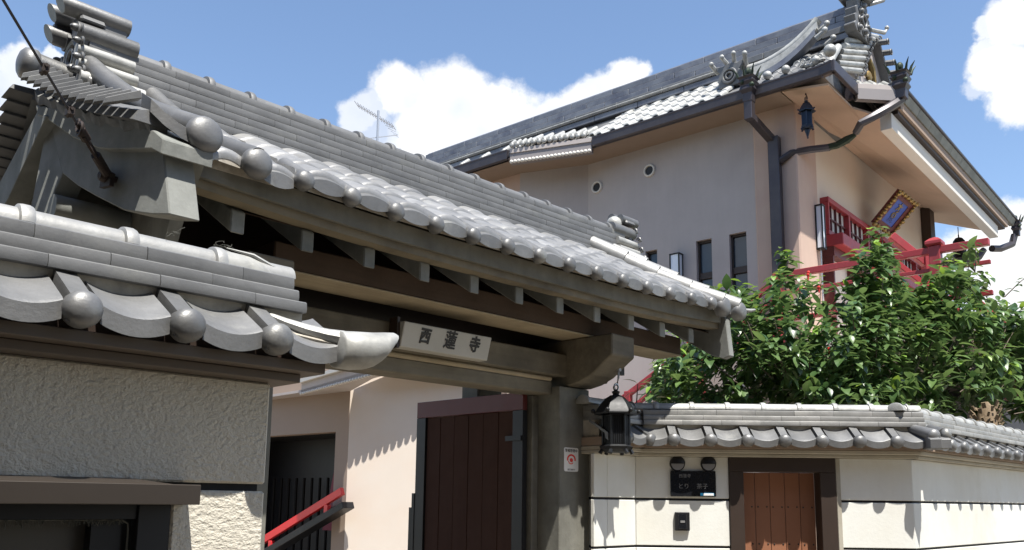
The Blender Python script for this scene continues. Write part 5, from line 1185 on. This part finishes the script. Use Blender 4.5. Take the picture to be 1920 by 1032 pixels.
b = MB(q); b.box((7.1, 14.2, -CZ), (12.5, 19, 1.75)); b.build('wall', NEIGH, NBD)
b = MB(q); b.prism([(6.85, 2.15), (9.6, 1.55), (12.8, 2.2), (12.8, 2.3), (6.85, 2.45)], 1, 14.0, 19.2); b.build('roof', KAWARA_D, NBD)
PT = thing('palm_stump', 'short brown scaly palm trunk behind the right wall, beside the grey house', 'tree', RA, 4.62, 9.0)
q = OF(PT); b = MB(q); b.tube([(4.62, 9, -CZ), (4.62, 9, .7), (4.63, 9, .98), (4.63, 9, 1.06)], [.1, .11, .08, .02], 10); b.build('trunk', PALM, PT, smooth=True)
for k in range(46):
    a = k * 2.4; z = .72 + .0065 * k; r = .12
    b = MB(q); c = Vector((4.62 + r * math.cos(a), 9 + r * math.sin(a), z)); b.bar(c, c + Vector((math.cos(a) * .03 + .01 * math.sin(k * 5), math.sin(a) * .03, .04 + .03 * ((k * 7) % 5) / 5)), .022 + .02 * ((k * 3) % 4) / 4, .012, up=(math.cos(a), math.sin(a), 0)); b.build('leaf_base', PALM, PT)
# ------------------------------------------------------------------ leafy tree behind the right wall
def leaf_verts(b, c, d, up, L, w, fold=.25, droop=.25):
    """one pointed, folded, drooping leaf"""
    d = d.normalized(); sd_ = d.cross(up)
    if sd_.length < 1e-3: sd_ = Vector((1, 0, 0))
    sd_.normalize(); u = sd_.cross(d).normalized()
    st = [(0, 0.05), (.3, .85), (.6, .9), (.85, .45), (1.0, 0)]
    mid = [b.v(c + d * L * t - u * (droop * L * t * t)) for t, _ in st]
    lf = [b.v(c + d * L * t - u * (droop * L * t * t) + sd_ * w / 2 * k + u * fold * w / 2 * k) for t, k in st[1:4]]
    rt = [b.v(c + d * L * t - u * (droop * L * t * t) - sd_ * w / 2 * k + u * fold * w / 2 * k) for t, k in st[1:4]]
    for S in (lf, rt):
        b.f([mid[0], mid[1], S[0]]); b.f([mid[1], mid[2], S[1], S[0]]); b.f([mid[2], mid[3], S[2], S[1]]); b.f([mid[3], mid[4], S[2]])
TR = thing('leafy_tree', 'dense glossy green tree spreading above the cream boundary wall', 'tree', RA, 3.1, 8.35)
q = OF(TR)
HP_ = [(1.10, 1.30), (1.3, 1.66), (1.5, 1.74), (1.70, 2.10), (1.95, 2.34), (2.2, 2.16), (2.45, 2.54), (2.65, 2.28), (2.85, 2.12), (3.05, 2.34), (3.32, 2.74), (3.52, 2.34), (3.75, 2.12), (4.0, 2.45), (4.2, 2.60), (4.4, 2.2), (4.65, 1.95), (4.95, 2.10), (5.3, 1.8), (5.7, 1.4)]
def hmax(s):
    if s <= HP_[0][0] or s >= HP_[-1][0]: return 1.0
    for a, c in zip(HP_, HP_[1:]):
        if a[0] <= s <= c[0]: return a[1] + (c[1] - a[1]) * (s - a[0]) / (c[0] - a[0])
rnd = random.Random(11); twigs = []; tries = 0
while len(twigs) < 1080 and tries < 40000:
    tries += 1
    s = rnd.uniform(1.12, 5.6); Dc = 8.35 + max(0, s - 3.1) * 1.35; D = Dc + rnd.uniform(-1.0, 1.0) * (1 if s < 3 else .75); k = D / 8.3; z = rnd.uniform(.80, 2.9) * k
    sp = s * k; zt = hmax(s) * k - .06; zb = .78
    if z > zt: continue
    dd_ = abs(D - Dc) / 1.0; depth_ok = 1 - ((z - 1.35) / max(.3, zt - 1.35)) ** 2 * .8 if z > 1.35 else 1
    if dd_ > depth_ok: continue
    edge = min(1, (zt - z) / .5)
    if rnd.random() > (.45 + .55 * edge): continue
    if mnoise.noise(Vector((s * 2.1, D * 1.6, z * 2.6))) < -.20: continue
    if s > 4.4 and rnd.random() < .35: continue
    if s < 1.7 and rnd.random() < .25: continue
    twigs.append(Vector((sp, D, z)))
LOBJ = []; crown = MB(q); young = MB(q); NL = 0; sunv = Vector((.2, -.4, .9))
leafpos = []
for c in twigs:
    base = Vector((3.1, 8.4, .4)); out = (c - base).normalized(); ax_ = (out * .5 + Vector((rnd.gauss(0, .45), rnd.gauss(0, .45) - .15, .55 + rnd.gauss(0, .35)))).normalized()
    n_ = rnd.randint(9, 14); Lt = rnd.uniform(.14, .26); topk = hmax(c.x * 8.3 / c.y) * c.y / 8.3 - c.z
    for i in range(n_):
        t = i / n_; p = c + ax_ * Lt * (t - .5); a = i * 2.4 + rnd.random()
        pr_ = ax_.orthogonal().normalized(); pr2 = ax_.cross(pr_)
        d = (pr_ * math.cos(a) + pr2 * math.sin(a)) * .9 + ax_ * .35 + Vector((0, -.1, -.28)); L = rnd.uniform(.085, .165) * (c.y / 8.35) ** .7 * (1.08 if t < .7 else .75)
        yg = (t > .72 and topk < .28 and rnd.random() < .55) or rnd.random() < .02
        leafpos.append((p, d, L, L * rnd.uniform(.48, .62), yg, rnd.uniform(.1, .4), rnd.uniform(.05, .55)))
leafpos.sort(key=lambda r: r[0].y)
near = set(range(0, 300))
# the 300 leaves nearest the street are leaves of their own, four shared shapes
LM = []
for i in range(4):
    b_ = MB(); leaf_verts(b_, Vector((0, 0, 0)), Vector((0, 1, 0)), Vector((0, 0, 1)), 1.0, .50 + .035 * i, .15 + .08 * i, .15 + .1 * i); LM.append(b_.mesh('leaf', LEAF, True))
for i, (p, d, L, w, yg, fo, dr) in enumerate(leafpos):
    if i in near:
        o_ = bpy.data.objects.new('leaf', LM[i % 4]); COL.objects.link(o_); o_.parent = TR
        d = d.normalized(); up = Vector((0, 0, 1)); x_ = d.cross(up).normalized(); u_ = x_.cross(d).normalized()
        M = Matrix((x_, d, u_)).transposed().to_4x4() @ Matrix.Scale(L, 4); M.translation = p - Vector(q); o_.matrix_local = M
    else: leaf_verts(young if yg else crown, p, d, Vector((0, 0, 1)), L, w, fo, dr)
crown.build('crown_foliage', LEAF, TR, smooth=True, kind='stuff'); young.build('young_foliage', LEAFY, TR, smooth=True, kind='stuff')
b = MB(q); b.tube([(3.15, 8.4, -CZ), (3.12, 8.38, -.3), (3.05, 8.4, .45), (3.1, 8.4, .8)], [.12, .10, .085, .07], 10); b.build('trunk', BARK, TR, smooth=True)
for i in range(8):
    a = rnd.choice(twigs); lo = Vector((3.08, 8.4, rnd.uniform(.4, .8))); mid_ = lo.lerp(a, .5) + Vector((rnd.uniform(-.1, .1), rnd.uniform(-.1, .1), -.08))
    b = MB(q); b.tube([lo, mid_, a], [.05, .03, .01], 7); b.build('limb', BARK, TR, smooth=True)
b = MB(q)
for a in twigs[:260]:
    c = Vector((3.1 + (a.x - 3.1) * .86, 8.6 + (a.y - 8.6) * .86, .75 + (a.z - .75) * .7)); b.tube([c, c.lerp(a, .55) + Vector((rnd.uniform(-.04, .04), 0, -.02)), a + (a - c) * .1], [.007, .005, .002], 5)
b.build('twigs', BARK, TR, kind='stuff')
b = MB(q)
for i in range(9):
    s = rnd.choice((rnd.uniform(1.3, 1.8), rnd.uniform(2.3, 3.0))); z = rnd.uniform(1.2, hmax(s) - .1); b.ball((s * .94, 7.75, z), .016, 7, 5); b.tube([(s * .94, 7.75, z), (s * .94, 7.75, z - .05)], [.012, .006], 5)
b.build('flowers', FLOWER, TR, kind='stuff')
# long shoots against the sky at the right
b = MB(q); b2 = MB(q)
for base, tip in (((4.75, 8.0, 1.7), (4.72, 7.9, 2.22)), ((4.3, 7.9, 1.9), (4.55, 7.9, 2.12)), ((4.9, 8.1, 1.5), (5.05, 8, 1.9)), ((3.32, 8.2, 2.3), (3.33, 8.2, 2.66)), ((4.2, 8.2, 2.2), (4.22, 8.2, 2.5))):
    base, tip = Vector(base), Vector(tip); kk = (8.35 + max(0, base.x - 3.1) * 1.35) / base.y; base *= kk; tip *= kk; b.tube([base, base.lerp(tip, .5) + Vector((.02, 0, .03)), tip], [.008, .006, .003], 5)
    for k in range(9):
        t = .25 + .75 * k / 8; p = base.lerp(tip, t); a = k * 2.4; leaf_verts(b2, p, Vector((math.cos(a), math.sin(a) * .6, .25)), Vector((0, 0, 1)), .10, .045, .2, .4)
b.build('long_shoots', BARK, TR, kind='stuff'); b2.build('shoot_leaves', LEAF, TR, smooth=True, kind='stuff')
SP = thing('small_sapling', 'small bare green sapling behind the wall right of the lantern', 'plant', RA, .87, 7.4)
q = OF(SP)
b = MB(q); b.tube([(.86, 7.4, -CZ), (.85, 7.4, .6), (.88, 7.4, 1.0)], [.012, .009, .004], 6); b.build('stem', BARK, SP)
for p, d in (((.88, 7.4, 1.0), (1, 0, .5)), ((.88, 7.4, 1.0), (-.8, 0, .7)), ((.86, 7.4, .93), (-1, 0, -.1)), ((.86, 7.4, .9), (.6, -.2, .2)), ((.85, 7.4, .86), (-1, -.2, -.3)), ((.86, 7.4, .84), (1, 0, 0)), ((.95, 7.5, .82), (1, 0, .3)), ((.8, 7.4, .8), (-1, 0, .3))):
    b = MB(q); leaf_verts(b, Vector(p), Vector(d), Vector((0, 0, 1)), .125, .05, .2, .5); b.build('leaf', LEAF, SP, smooth=True)
